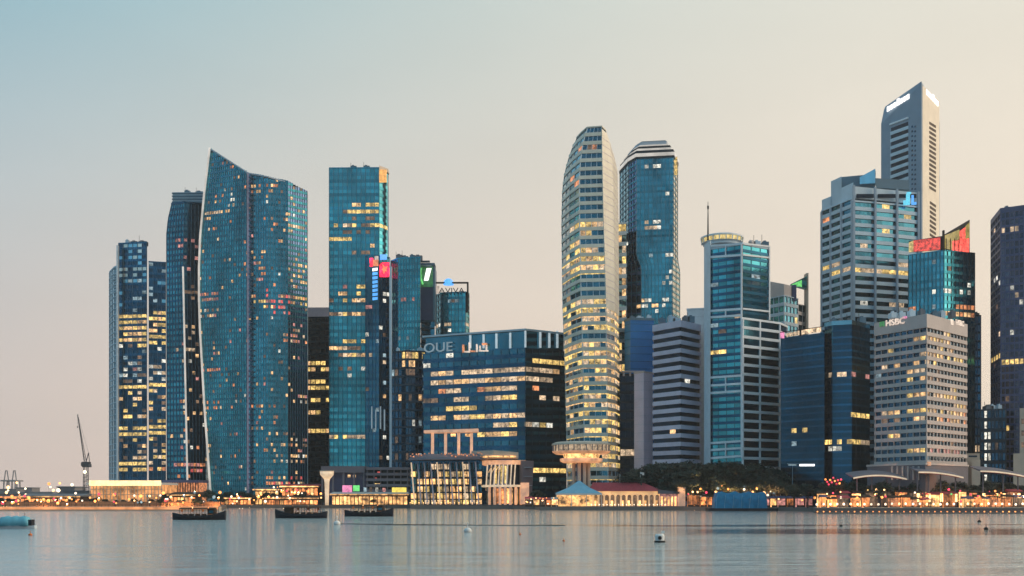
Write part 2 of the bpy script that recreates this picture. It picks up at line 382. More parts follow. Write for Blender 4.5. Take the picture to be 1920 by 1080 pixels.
def wstep(v, a, c):
    q = n.new('ShaderNodeMapRange'); q.interpolation_type = 'SMOOTHSTEP'; l.new(v, q.inputs[0]); q.inputs[1].default_value = a; q.inputs[2].default_value = c; return q.outputs[0]
sp = n.new('ShaderNodeSeparateXYZ'); l.new(g.outputs['Position'], sp.inputs[0])
wob = wnoise((.012, .05, 1), 1.0, 4); yy = wm('MULTIPLY_ADD', wob, 70.0, sp.outputs[1])
slick = wm('MULTIPLY', wm('MULTIPLY', wstep(yy, 240, 262), wstep(yy, 318, 285)), wstep(wm('MULTIPLY_ADD', wob, 60.0, sp.outputs[0]), 45, 75))      # smooth streak of water out from the promenade
thin = wm('MULTIPLY', wm('MULTIPLY', wstep(yy, 318, 324), wstep(yy, 336, 330)), wstep(sp.outputs[0], -60, -30))
calm = wm('MAXIMUM', slick, thin)
rip = wm('ADD', wm('MULTIPLY', wnoise((.45, 1, 1), .7, 5, .68), .75), wm('ADD', wm('MULTIPLY', wnoise((.4, 1, 1), .13, 5, .62), 1.6), wm('MULTIPLY', wnoise((.45, 1, 1), .055, 3), 2.4)))
bp = n.new('ShaderNodeBump'); bp.inputs['Distance'].default_value = 1.15
l.new(wm('SUBTRACT', 1.0, wm('MULTIPLY', calm, .86)), bp.inputs['Strength']); l.new(rip, bp.inputs['Height']); l.new(bp.outputs[0], b.inputs['Normal'])
mb = MB(); mb.v = [(-5000, -3000, 0), (5000, -3000, 0), (5000, 720, 0), (-5000, 720, 0)]; mb.f = [(0, 1, 2, 3)]; mb.build('water', 'water', kind='structure')

WARM = ('win_warm', 'win_gold', 'win_pale', 'win_dim'); MIX = ('win_warm', 'win_warm', 'win_white', 'win_pink', 'win_orange', 'win_dim', 'win_pale'); COOL = ('win_cool', 'win_white', 'win_dim')
# ================================================================== towers, from the open sea end to the river end
# --- slim office tower of three volumes
T = tower('office_tower', 'slim stepped office tower with bright yellow floors beside the luffing crane', [(205, 905), (312, 893)])
L1 = [(225, 585, 312, 648, .95, ('win_gold', 'win_gold', 'win_warm')), (225, 608, 275, 614, .0, 'win_dim', 1), (225, 648, 312, 668, .25, COOL), (225, 668, 312, 720, .4, COOL), (245, 685, 258, 700, .8, 'win_pink'), (278, 685, 312, 700, .6, 'win_pale'), (225, 715, 312, 728, .85, 'win_gold'),
      (225, 728, 312, 790, .42, WARM), (225, 800, 312, 822, .85, 'win_gold'), (225, 822, 312, 868, .45, WARM), (225, 868, 312, 890, .9, ('win_gold', 'win_orange'))]
block(T, front([(222, 892), (275, 888)]), Z(457, 890), 44, [6], lights=[(222, 457, 280, 520, .55, ('glass_warm', 'glass_sky', 'glass_sky')), (222, 520, 280, 585, .30, ('win_cool', 'glass_sky'))] + L1, pane='glass_dark', band=(.42, .1, 'spandrel_navy'))
block(T, front([(279, 892), (311, 896)]), Z(493, 894), 40, [4], lights=[(278, 493, 312, 585, .25, ('win_cool', 'glass_sky'))] + L1, pane='glass_dark', band=(.42, .1, 'spandrel_navy'))
block(T, front([(205, 925), (214, 905), (221, 899)]), Z(507, 915), 40, [2, 2], pane='glass_sky', band=(.14, .1, 'blue_grey'), mull=(.5, .3, 'blue_grey'))
mb = MB(); mb.box(X(221.5, 890), X(224.5, 890), 886, 888.5, 2, Z(462, 890)); mb.build('corner_fin', 'white_metal', T)
mb = MB()
for k in range(9): mb.bar((X(206, 905), 905, Z(512 + k * 5, 905)), (X(221, 897), 897, Z(506 + k * 5, 897)), .5)
mb.build('crown_louvres', 'blue_grey', T, kind='stuff')

# --- lower sail tower
T = tower('sail_tower', 'lower of the two sail towers, dark corner with pink lit floors and pale edge line', [(312, 900), (385, 880)])
tab2 = [(362, 327), (385, 321), (410, 315), (440, 312), (930, 313)]; tabc = [(362, 346), (500, 343), (930, 352)]
def fp2(z):
    return [(X(lerp_table(tab2, HY - (z - H0) * F / 880), 880), 880), (X(lerp_table(tabc, HY - (z - H0) * F / 874), 874), 874), (X(386, 882), 882), (X(398, 900), 900)]
block(T, fp2, Z(385, 880), 52, [6, 6, 1], pane=['glass_blue', 'glass_navy', 'glass_navy'], band=(.42, .05, 'spandrel_navy'), mull=(.3, .15, 'steel_line'), parapet=2,
      lights=[(330, 445, 385, 465, .3, 'win_pink'), (345, 478, 385, 486, .7, 'win_pink'), (345, 535, 385, 560, .25, 'win_dim'), (338, 600, 385, 760, .16, MIX), (330, 655, 372, 665, .5, 'win_pale'), (338, 715, 385, 900, .16, MIX), (325, 862, 385, 880, .9, ('win_orange', 'win_pink')), (330, 880, 390, 925, .35, ('win_red', 'win_orange', 'win_warm'))], base_lit=(.012, MIX))
mb = MB(); mb.box(X(330, 895), X(392, 895), 886, 905, Z(385, 890), Z(363, 890)); mb.build('roof_box', 'blue_grey', T)
mb = MB()
for k in range(4): mb.box(X(329, 895), X(393, 895), 885.4, 886, Z(383 - k * 5.5, 890), Z(380.5 - k * 5.5, 890))
mb.build('roof_louvres', 'steel_line', T, kind='stuff')
mb = MB(); mb.tube([(X(lerp_table(tabc, y), 872.8), 872.8, Z(y, 872.8)) for y in range(500, 931, 20)], .75); mb.build('edge_glow', 'edge_glow', T)

# --- tall sail tower
T = tower('sail_tower', 'tall curved blue glass tower with pointed sail top and glowing white edge', [(380, 850), (466, 832), (576, 852)])
tabL = [(277, 393), (320, 388), (360, 383), (440, 375.5), (500, 373), (560, 373), (620, 375), (760, 383), (925, 395)]
XR = [(466, 834), (503, 830), (540, 834), (576, 846)]
def fp3(z): return [(X(lerp_table(tabL, HY - (z - H0) * F / 850), 850), 850)] + front(XR)
tp = [Z(277, 850), Z(323, 834), Z(330, 830), Z(340, 836), Z(358, 846)]
L3 = [(430, 360, 440, 380, .6, 'win_white'), (382, 395, 430, 403, .85, ('win_warm', 'win_pale')), (382, 403, 395, 411, .8, 'win_warm'), (470, 345, 520, 368, .55, ('win_orange', 'win_warm')), (495, 380, 512, 392, .4, 'win_pink'), (535, 395, 575, 440, .3, ('win_warm', 'win_pale')), (500, 420, 520, 435, .6, 'win_orange'), (535, 422, 570, 430, .8, ('win_warm', 'win_pale')),
      (462, 470, 500, 515, .35, ('win_warm', 'win_orange')), (540, 480, 575, 535, .3, 'win_warm'), (376, 550, 412, 566, .9, ('win_pink', 'win_pale', 'win_orange')), (376, 578, 410, 595, .5, MIX), (472, 555, 575, 575, .5, ('win_gold', 'win_warm', 'win_orange')), (500, 540, 545, 590, .35, ('win_red', 'win_pink', 'win_red')), (525, 618, 572, 642, .6, ('win_pink', 'win_orange', 'win_pale')),
      (380, 685, 412, 702, .8, ('win_pink', 'win_orange')), (385, 750, 415, 765, .6, ('win_orange', 'win_pale')), (470, 755, 500, 780, .4, MIX), (530, 735, 575, 760, .45, MIX), (510, 815, 575, 870, .3, MIX), (500, 890, 576, 925, .55, ('win_orange', 'win_warm', 'win_red'))]
block(T, fp3, tp[0], 66, [20, 8, 8, 8], tops=tp, pane=['glass_teal', 'glass_blue', 'glass_blue', 'glass_violet'], band=(.45, .05, 'spandrel_blue'), mull=(.3, .15, 'steel_line'), lights=L3, base_lit=(.075, MIX + ('win_dim', 'win_dim', 'win_dim', 'win_orange')), recess=.25)
mb = MB(); mb.tube([(X(lerp_table(tabL, y), 848.5), 848.5, Z(y, 848.5)) for y in [277, 300, 320, 340, 360, 400, 440, 470, 500, 530, 560, 590, 620, 660, 700, 760, 840, 928]], .85); mb.build('edge_glow', 'edge_glow', T)
mb = MB(); mb.box(X(464.5, 832), X(467, 832), 829.5, 832.5, 2, Z(326, 832)); mb.build('rib', 'rib_glow', T)  # emission put in to brighten the lilac rib
mb = MB(); z = 8.0
while z < Z(330, 832): mb.box(X(467, 831), X(471.5, 831), 829.8, 831.5, z, z + 1.2); z += 4.2
mb.build('rib_balconies', 'purple_panel', T, kind='stuff')
mb = MB(); mb.box(X(575, 853), X(577.5, 853), 851.5, 853, 2, Z(360, 853)); mb.build('corner_fin', 'blue_grey', T)
mb = MB()
for k, (a, c) in enumerate(zip([(394, 279, 849), (466, 325, 833), (503, 332, 829), (540, 342, 835)], [(466, 325, 833), (503, 332, 829), (540, 342, 835), (576, 360, 852)])): mb.bar((X(a[0], a[2]), a[2], Z(a[1], a[2])), (X(c[0], c[2]), c[2], Z(c[1], c[2])), .9)
mb.build('roof_edge', 'grey_panel', T)

# --- dark slab in the gap
T = tower('office_block', 'dark office block with gold lit floors seen in the gap behind the tall sail tower', [(574, 960), (620, 960)], 'building')
L4 = []
for y in (618, 640, 652, 681, 693, 718, 729, 752, 775, 811): L4.append((575, y - 5, 620, y + 5, .8, ('win_gold', 'win_warm', 'win_gold')))
block(T, front([(573, 962), (620, 960)]), Z(596, 960), 30, [5], pane='glass_black', band=(.35, .2, 'core_dark'), lights=L4, mull=(.4, .2, 'core_dark'))
mb = MB(); mb.box(X(573, 970), X(619, 970), 966, 990, Z(597, 965), Z(576, 965)); mb.build('roof_plant', 'lilac_grey', T)

# --- teal slab tower with orange crown
T = tower('glass_tower', 'flat topped teal glass tower with an orange lit slot at its top corner', [(617, 900), (729, 900)])
L5 = [(653, 372, 709, 384, .95, ('win_gold', 'win_warm')), (653, 385, 709, 397, .95, ('win_gold', 'win_warm')), (632, 385, 655, 397, .6, 'win_dim'), (668, 398, 690, 408, .8, 'win_pale'), (650, 408, 700, 420, .4, 'win_dim'), (617, 420, 690, 430, .75, ('win_gold', 'win_dim', 'win_pale')), (690, 420, 728, 430, .9, 'win_gold'), (640, 433, 690, 443, .4, 'win_dim'), (617, 443, 632, 453, 1, 'win_gold'), (638, 443, 660, 453, .8, 'win_gold'), (690, 443, 705, 465, .55, 'win_warm'), (660, 465, 690, 475, .4, 'win_dim'),
      (632, 533, 652, 552, .7, ('win_pink', 'win_warm')), (668, 533, 684, 552, .9, 'win_gold'), (617, 553, 684, 565, .7, WARM), (617, 566, 684, 575, .4, COOL), (617, 578, 684, 590, .9, WARM), (640, 635, 684, 645, .8, 'win_gold'), (617, 645, 684, 658, .75, WARM), (630, 660, 684, 672, .8, WARM), (617, 690, 684, 705, .35, COOL), (617, 718, 670, 728, .3, COOL), (617, 795, 640, 805, .6, 'win_pale'), (617, 818, 684, 829, .95, ('win_gold', 'win_pale'))]
block(T, front([(617, 891), (711, 890), (729, 902)]), Z(316, 890), 49, [11, 2], pane=['glass_teal', 'glass_blue'], band=(.45, .05, 'spandrel_teal'), mull=(.3, .12, 'steel_line'), lights=L5)
mb = MB(); mb.box(X(711, 889), X(725, 889), 888.6, 889.4, Z(342, 889), Z(318, 889)); mb.build('crown_light', 'crown_orange', T)
mb = MB(); mb.prism([(X(711, 889), 889), (X(728, 898), 898), (X(728, 898), 905), (X(711, 889), 905)], Z(318, 890), Z(311, 890)); mb.build('crown_frame', 'stone_warm', T)
mb = MB(); mb.box(X(727.5, 900), X(730, 900), 897, 899.5, 2, Z(330, 900)); mb.build('corner_fin', 'white_metal', T)
mb = MB(); mb.box(X(640, 910), X(690, 910), 906, 915, Z(315, 900), Z(311, 900)); mb.build('roof_plant', 'roof_grey', T)

# --- dark tower with the red and blue sign
T = tower('sign_tower', 'dark glass tower with glowing red and blue sign on its top corner', [(685, 850), (731, 840)])
block(T, front([(685, 845), (711, 844), (731, 850)]), Z(482, 844), 36, [4, 3], pane='glass_navy', band=(.45, .05, 'spandrel_navy'), mull=(.25, .1, 'dark_line'),
      lights=[(685, 575, 731, 600, .35, ('win_pink', 'win_red', 'win_dim')), (685, 600, 731, 650, .18, COOL), (690, 660, 731, 690, .25, ('win_pale', 'win_pink')), (710, 738, 731, 752, .8, 'win_warm'), (685, 800, 731, 870, .08, COOL)], base_lit=(.03, COOL))
def on(px0, d0, px1, d1, px, off):   # point on the line between two front corners, pushed out
    a, b2 = Vector((X(px0, d0), d0)), Vector((X(px1, d1), d1)); dd = (b2 - a).normalized()
    k = (px - px0) / (px1 - px0); lo, hi = 0., 1.
    for _ in range(30):
        mid = (lo + hi) / 2; p = a.lerp(b2, mid)
        if 960 + p.x * F / p.y < px: lo = mid
        else: hi = mid
    p = a.lerp(b2, lo); return p + Vector((dd.y, -dd.x)) * off
def panel(T, name, mat, e, px0, px1, ya, yb, off=.6, th=.4, yc=None, yd=None):
    """panel lying on a front edge e=(px,D,px,D); ya, yb top and bottom rows at its ends"""
    p, q = on(*e, px0, off), on(*e, px1, off); d = (q - p).normalized(); nn = Vector((d.y, -d.x))
    yc = ya if yc is None else yc; yd = yb if yd is None else yd
    c = [(p - nn * th, p.y, yb), (p, p.y, yb), (q, q.y, yd), (q - nn * th, q.y, yd), (p - nn * th, p.y, ya), (p, p.y, ya), (q, q.y, yc), (q - nn * th, q.y, yc)]
    mb = MB(); mb.hexa([(v.x, v.y, Z(y, D)) for v, D, y in c]); return mb.build(name, mat, T)
E0, E1 = (685, 845, 711, 844), (711, 844, 731, 850)
panel(T, 'sign_board', 'glass_navy', E0, 690, 710.5, 480, 568, .9, .6)
for k in range(8):
    panel(T, 'sign_letter', 'sign_blue' if k else 'sign_white', E0, 699, 708.5, 503 + k * 7.8, 508.5 + k * 7.8, 1.2, .3, 502 + k * 7.8, 507 + k * 7.8)
panel(T, 'sign_emblem', 'sign_soft', E0, 703, 710, 480, 487, 1.2, .3); panel(T, 'sign_emblem', 'sign_orange', E0, 700, 710, 487, 499, 1.2, .3); panel(T, 'sign_emblem', 'sign_glow_red', E0, 694, 700, 484, 500, 1.2, .3)
panel(T, 'sign_board', 'sign_glow_red', E1, 711.5, 729, 492, 519, .9, .6)
panel(T, 'sign_cap', 'sign_blue', E1, 711.5, 724, 477, 487, 1.2, .4)
mb = MB(); p = on(*E1, 719, 1.3); c0 = Vector((p.x, p.y, Z(505, p.y)))
ex = Vector((X(731, 850) - X(711, 842), 8, 0)).normalized()
pts2 = [c0 + ex * (r_ * math.cos(a_)) + Vector((0, 0, r_ * math.sin(a_))) for k in range(10) for r_, a_ in [((4.2, 1.6, 3.0, 1.9, 3.8, 1.5, 2.8, 2.0, 4.4, 1.8)[k], math.pi / 2 + .45 + k * math.pi / 5)]]
nn = Vector((ex.y, -ex.x, 0)); mb.loft([[q_ for q_ in pts2], [q_ + nn * .3 for q_ in pts2]]); mb.build('sign_star', 'sign_orange', T)
for k in range(4):
    panel(T, 'light_fin', 'sign_grey', E0 if k < 2 else E1, 696.5 + k * 7.5, 698.5 + k * 7.5, 762 + k % 2 * 6, 804 + k % 2 * 3, 1, .5)
mb = MB(); mb.box(X(730, 838), X(732.2, 838), 837, 838.2, 2, Z(484, 838)); mb.build('corner_fin', 'blue_grey', T)

# --- teal tower with the green logo
T = tower('glass_tower', 'teal glass tower with green and white logo at its recessed corner', [(733, 836), (815, 838)])
block(T, front([(733, 846), (746, 836), (788, 832)]), Z(485, 834), 38, [3, 8], pane='glass_teal', band=(.42, .05, 'spandrel_teal'), mull=(.25, .1, 'steel_line'), lights=[(752, 560, 775, 570, .5, ('win_white', 'win_pink')), (750, 588, 760, 597, .8, 'win_white'), (760, 627, 770, 640, .7, 'win_cool')], base_lit=(.012, COOL))
block(T, front([(789, 848), (815, 846)]), Z(603, 847), 24, [4], pane='glass_navy', band=(.2, .1, 'dark_line'), mull=None, back=20)
E = (789, 850, 816, 848)
mb = MB(); mb.box(X(789, 856), X(816, 856), 852, 872, Z(603, 850), Z(498, 850)); mb.build('recess_wall', 'purple_panel', T)
mb = MB(); mb.box(X(812.5, 850), X(816, 850), 846, 858, Z(603, 850), Z(497, 850)); mb.build('recess_pier', 'steel_line', T)
mb = MB(); mb.box(X(788.5, 850), X(816, 850), 844, 858, Z(500, 850), Z(496, 850)); mb.build('recess_lintel', 'steel_line', T)
mb = MB(); mb.box(X(770, 840), X(806, 840), 838, 841, Z(492, 840), Z(489.5, 840)); mb.build('roof_beam', 'dark_line', T)
mb = MB(); mb.box(X(786, 852), X(813, 852), 850.8, 851.6, Z(538, 852), Z(500, 852)); mb.build('sign_board', 'sign_green_dim', T)
mb = MB()
for a, c in (((787, 503), (789, 520)), ((789, 503), (787, 520)), ((788, 520), (793, 533))): mb.bar((X(a[0], 850), 850, Z(a[1], 850)), (X(c[0], 850), 850, Z(c[1], 850)), 1.3)
mb.build('sign_stroke', 'sign_green', T)
mb = MB(); z1, z2 = Z(526, 850), Z(503, 850); mb.hexa([(X(795, 850), 850, z1), (X(795, 850), 849.6, z1), (X(803, 850), 849.6, z1), (X(803, 850), 850, z1), (X(800, 850), 850, z2), (X(800, 850), 849.6, z2), (X(809, 850), 849.6, z2), (X(809, 850), 850, z2)]); mb.build('sign_stroke', 'sign_white', T)

# --- tower with the blue dome logo
T = tower('glass_tower', 'teal glass tower with blue dome logo and dark rooftop letters in an open frame', [(817, 872), (880, 866)])
block(T, front([(817, 880), (826, 868), (873, 864), (880, 872)]), Z(550, 866), 36, [2, 7, 1], pane='glass_teal', band=(.42, .05, 'spandrel_teal'), mull=(.25, .1, 'steel_line'), lights=[(790, 608, 880, 618, .75, ('win_gold', 'win_white', 'win_pale')), (840, 555, 860, 565, .4, 'win_cool')], base_lit=(.012, COOL))
mb = MB(); mb.box(X(875.5, 865), X(878.5, 865), 863, 868, Z(585, 865), Z(530, 865)); mb.build('frame_post', 'wood_dark', T)
mb = MB(); mb.box(X(815, 865), X(878.5, 865), 863, 865, Z(532, 865), Z(529.5, 865)); mb.build('frame_beam', 'wood_dark', T)
mb = MB(); mb.box(X(818, 865), X(824, 865), 865, 866, Z(550, 865), Z(536, 865)); mb.build('sign_board', 'sign_soft', T)
mb = MB(); mb.lathe((X(841, 866), 866, Z(534, 866)), [(4.3, 0), (4.2, 1.6), (3.6, 3.2), (2.2, 4.6), (.1, 5.2)], 16); mb.build('dome_logo', 'sign_blue', T)
sign_text('sign_letters', 'AVIVA', 'black_metal', (X(847, 862), 862, Z(545, 862)), 0, 4.0, T, .3, .0, 1.3)

# --- dark lower block under the green-logo tower
T = tower('office_block', 'dark lower block with one gold lit top floor left of the wide dark building', [(733, 805), (795, 800)], 'building')
block(T, front([(733, 810), (760, 802), (797, 806)]), Z(660, 803), 18, [4, 6], pane='glass_dark', band=(.25, .12, 'dark_line'), mull=(.3, .1, 'dark_line'),
      lights=[(752, 664, 797, 682, .85, ('win_gold', 'win_warm')), (755, 696, 780, 712, .5, 'win_dim'), (733, 738, 797, 752, .5, WARM), (733, 770, 797, 800, .12, COOL)], base_lit=(.05, COOL))
mb = MB(); mb.box(X(731.5, 800), X(734.5, 800), 799, 801.5, 2, Z(500, 800)); mb.build('mast', 'blue_grey', T)

# --- OUE building
T = tower('office_block', 'wide dark building with bright strip windows, roof lettering and white roof posts', [(793, 785), (985, 757), (1061, 775)], 'building')
PL = ('win_pale', 'win_pale', 'win_pale', 'win_warm')
L9 = [(990, 676, 1062, 692, .95, 'win_gold'), (835, 664, 856, 680, .8, 'win_white'), (806, 691, 1046, 708, .92, PL), (806, 708, 1042, 724, .95, ('win_pale', 'win_warm')), (808, 726, 1024, 741, .75, ('win_pale', 'win_warm', 'win_orange')), (793, 741, 1062, 757, .55, ('win_dim', 'win_pale')), (938, 740, 964, 755, 1, 'win_gold'), (840, 757, 898, 772, .85, 'win_gold'), (806, 772, 990, 788, .9, ('win_warm', 'win_gold', 'win_pale')), (918, 795, 1042, 812, .6, ('win_white', 'win_pale', 'win_gold')), (900, 813, 1004, 829, .85, ('win_gold', 'win_warm')), (1000, 876, 1062, 893, .7, 'win_gold')]
block(T, front([(793, 790), (985, 755), (1062, 776)]), Z(653, 755), 17, [13, 6], pane=['glass_navy', 'glass_navy'], band=(.48, .1, 'spandrel_navy'), mull=(.22, .08, 'dark_line'), lights=L9, parapet=.6, base_lit=(.02, COOL))
f9 = front([(793, 790), (985, 755), (1062, 776)]); za, zb = Z(653, 755) + .6, Z(616, 755)
mb = MB(); mb.prism(offset(closed(f9, 28), -1.8), za, zb - 1.2); mb.build('crown_wall', 'glass_navy', T)
mb = MB(); mb.ring(offset(closed(f9, 28), .5), offset(closed(f9, 28), -3), zb - 1.2, zb); mb.build('roof', 'blue_grey', T)
for px in (881, 906, 930, 956): panel(T, 'roof_post', 'post_glow', (793, 790, 985, 755), px - 1.7, px + 1.7, 622 + (985 - px) * .06, 653, -.3, .8)  # posts given emission so they look lit
for px in (985.8, 1014, 1031, 1046): panel(T, 'roof_post', 'post_glow', (985, 755, 1062, 776), px - 1.6, px + 1.6, 620, 652, -.3, .8)
p = on(793, 790, 985, 755, 822, .6); d9 = math.atan2(755 - 790, X(985, 755) - X(793, 790))
sign_text('sign_letters', 'OUE', 'sign_grey', (p.x, p.y, Z(652, p.y)), d9, 6.8, T, .25, .0, 1.25)
for k, (a, c, y0, y1) in enumerate(((867, 871, 646, 661), (871, 879, 658, 661), (879, 882, 642, 661), (882, 893, 657, 660), (893, 896, 645, 660), (899, 902, 648, 659), (904, 914, 643, 647), (911, 914, 647, 659), (898, 916, 656.5, 659))):
    panel(T, 'sign_stroke', 'sign_soft' if k % 3 else 'win_orange', (793, 790, 985, 755), a, c, y0, y1, .5, .4)
for k in range(6): panel(T, 'edge_lamp', 'win_cool', (793, 790, 985, 755), 790.2, 793.4, 628 + k * 25, 632 + k * 25, .5, .4)

# --- rounded tower with cream bands
T = tower('rounded_tower', 'rounded white banded tower with domed top and many gold lit floors', [(1053, 742), (1105, 712), (1160, 742)])
tL = [(240, 1091), (246, 1084), (256, 1077), (268, 1071), (282, 1065.5), (305, 1058.5), (336, 1054.5), (400, 1053), (560, 1055), (700, 1060), (850, 1063), (930, 1064)]
tR = [(240, 1131), (248, 1138), (260, 1144), (282, 1152), (302, 1157), (400, 1159), (560, 1160), (930, 1163)]; tC = [(240, 1128), (400, 1131), (560, 1136), (930, 1141)]
def fp10(z):
    y = HY - (z - H0) * F / 720; l_, r_, c_ = lerp_table(tL, y), lerp_table(tR, y), lerp_table(tC, y); w = c_ - l_; k = (r_ - l_) / 105
    return [(X(l_, 712 + 33 * k), 712 + 33 * k), (X(l_ + w * .18, 712 + 15 * k), 712 + 15 * k), (X(l_ + w * .42, 710), 710), (X(c_, 708), 708), (X(c_ + (r_ - c_) * .65, 708 + 14 * k), 708 + 14 * k), (X(r_, 712 + 33 * k), 712 + 33 * k)]
LA = ('win_gold', 'win_warm', 'win_gold', 'win_pale')
L10 = [(1085, 275, 1128, 288, .6, ('win_orange', 'win_dim')), (1065, 335, 1085, 350, .5, 'win_orange'), (1070, 415, 1131, 440, .7, LA), (1070, 455, 1134, 470, .85, LA), (1070, 470, 1134, 482, .3, LA), (1062, 482, 1136, 512, .95, LA), (1055, 560, 1162, 625, .75, LA), (1075, 598, 1136, 612, .1, LA, 1), (1055, 632, 1162, 690, .85, LA), (1055, 700, 1162, 880, .45, LA), (1120, 680, 1165, 720, .7, LA), (1110, 790, 1163, 880, .75, LA), (1136, 560, 1165, 780, .5, ('win_pale', 'win_warm'))]
block(T, fp10, Z(240, 710), 44, [2, 2, 4, 2, 2], pane=['glass_warm', 'glass_sky', 'glass_navy', 'glass_warm', 'glass_warm'], band=(.42, .3, 'cream_panel'), mull=(.3, .1, 'blue_grey'), lights=L10, parapet=.8, names=('balcony_band', 'mullion'))
zs10 = [2 + (Z(240, 710) - 2) * i / 44 for i in range(45)]
for i in range(44):
    y = HY - (zs10[i] - H0) * F / 710
    if 478 < y < 515 or 565 < y < 612 or 632 < y < 692 or (y > 692 and random.random() < .75):
        pl = fp10(zs10[i])[:-1] if y < 560 else fp10(zs10[i]); z = zs10[i] - .55; mb = MB()
        for a, c in zip(pl, pl[1:]):
            d = (Vector(c) - Vector(a)).normalized(); nn = Vector((d.y, -d.x)); q0, q1 = Vector(a) + nn * .1, Vector(c) + nn * .1
            mb.hexa([(*(q0 - nn * .3), z), (*q0, z), (*q1, z), (*(q1 - nn * .3), z), (*(q0 - nn * .3), z + .5), (*q0, z + .5), (*q1, z + .5), (*(q1 - nn * .3), z + .5)])
        mb.build('balcony_glow', random.choice(('win_gold', 'win_warm')), T)  # glowing strip added under the balconies to make these floors luminous
mb = MB()
rr = []
for y in list(range(242, 580, 8)):
    z = Z(y, 708); a, c, e = fp10(z)[3], fp10(z)[4], fp10(z)[5]
    rr.append([(a[0], a[1] - .5, z), (c[0] + .3, c[1] - .5, z), (e[0] + .3, e[1] - .4, z), (e[0] + .1, e[1] + .4, z), (c[0] + .1, c[1] + .3, z), (a[0], a[1] + .3, z)])
mb.loft(rr[::-1]); mb.build('blade_wall', 'cream_panel', T)
for k in range(24):
    y = 258 + k * 13.2; z = Z(y, 708); a, c, e = fp10(z)[3], fp10(z)[4], fp10(z)[5]; mb = MB()
    mb.bar((a[0], a[1] - .55, z), (c[0] + .3, c[1] - .55, z), .22); mb.bar((c[0] + .3, c[1] - .55, z), (e[0] + .3, e[1] - .45, z), .22); mb.build('panel_joint', 'lilac_grey', T)

# --- narrow balcony building between
T = tower('apartment_tower', 'narrow pale blue balcony tower squeezed between rounded tower and chamfered tower', [(1150, 765), (1173, 765)])
block(T, front([(1146, 775), (1158, 768), (1174, 766)]), Z(420, 766), 26, [2, 2], pane='glass_sky', band=(.35, .4, 'blue_grey'), lights=[(1140, 420, 1175, 700, .42, LA)])

# --- chamfered tower with white crown rings
T = tower('chamfered_tower', 'dark blue chamfered tower with stepped white crown rings', [(1160, 800), (1230, 777), (1272, 800)])
tq = [(240, 1), (480, 1), (500, 0), (930, 0)]
def fp11(z):
    q = lerp_table(tq, HY - (z - H0) * F / 780)
    return front([(1162, 815), (1178 - 3 * (1 - q), 792), (1193 + 9 * (1 - q), 781), (1263 - 2 * (1 - q), 777), (1271 + 4 * (1 - q), 795)])
L11 = [(1203, 305, 1242, 322, .55, 'win_white'), (1250, 358, 1263, 370, .9, 'win_white'), (1222, 378, 1242, 388, .5, 'win_cool'), (1198, 415, 1242, 427, .75, ('win_white', 'win_pale')), (1215, 478, 1226, 488, .6, 'win_cool'), (1250, 476, 1263, 487, .9, 'win_white'), (1240, 500, 1262, 540, .35, 'win_white'), (1190, 556, 1245, 580, .6, ('win_white', 'win_warm'))]
block(T, fp11, Z(296, 777), 62, [3, 3, 9, 2], pane=['glass_sky', 'glass_violet', 'glass_blue', 'cream_panel'], band=(.35, .05, 'spandrel_blue'), mull=(.28, .12, 'steel_line'), lights=L11, base_lit=(.008, ('win_white',)), parapet=.3)
f11 = closed(fp11(Z(296, 777)), 28)
zc = [(296, .4, 292, 'core_dark', 0), (292, .9, 286, 'edge_glow', 1), (286, -.3, 280, 'core_dark', 0), (280, -1.8, 275, 'edge_glow', 1), (275, -3.0, 270, 'core_dark', 0), (270, -4.6, 266, 'edge_glow', 1), (266, -6, 259, 'grey_panel', 0), (259, -7, 257, 'roof_grey', 0)]  # sunset light on the white rings put in as emission
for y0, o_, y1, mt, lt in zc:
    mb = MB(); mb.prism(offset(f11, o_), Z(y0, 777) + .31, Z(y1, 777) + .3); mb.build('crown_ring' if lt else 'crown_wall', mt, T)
mb = MB(); mb.box(X(1264, 780), X(1271, 780), 782, 784, Z(325, 780), Z(292, 780)); mb.build('crown_lamp', 'win_gold', T)

# --- bare blue wall building
T = tower('blue_building', 'plain bright blue windowless building in front of the chamfered tower', [(1171, 738), (1225, 738)], 'building')
mb = MB(); pl = closed(front([(1171, 744), (1182, 736), (1226, 738)]), 24); mb.prism(pl, 2, Z(598, 737)); mb.build('wall', 'blue_wall', T)
mb = MB(); mb.ring(offset(pl, .3), offset(pl, -.6), Z(598, 737) - .9, Z(596, 737)); mb.build('parapet', 'steel_line', T)
for k in range(7): mb = MB(); mb.ring(offset(pl, .06), offset(pl, -.3), Z(608 + k * 14, 737), Z(607.4 + k * 14, 737)); mb.build('panel_joint', 'glass_navy', T)

# --- dark infill with white roof frame, lilac pier building
T = tower('infill_building', 'dark narrow building with a pale roof frame beside the rounded tower', [(1163, 728), (1190, 728)], 'building')
block(T, front([(1163, 730), (1191, 728)]), Z(704, 729), 14, [3], pane='glass_black', band=(.3, .1, 'core_dark'), mull=(.3, .1, 'core_dark'), lights=[(1163, 780, 1191, 792, .9, 'win_gold'), (1163, 838, 1191, 850, .6, 'win_pale')])
mb = MB()
for px in (1168, 1180, 1192, 1204): mb.box(X(px, 726), X(px + 3, 726), 725, 727, Z(705, 726), Z(698, 726))
mb.box(X(1166, 726), X(1209, 726), 724.5, 728, Z(698, 726), Z(695.5, 726)); mb.build('roof_frame', 'pale_concrete', T)
T = tower('pier_building', 'blank lilac grey slab tower left of the striped office block', [(1189, 715), (1222, 715)], 'building')
pl = closed(front([(1189, 716), (1207, 709), (1224, 714)]), 20); mb = MB(); mb.prism(pl, 2, Z(700, 712)); mb.build('wall', 'lilac_grey', T)
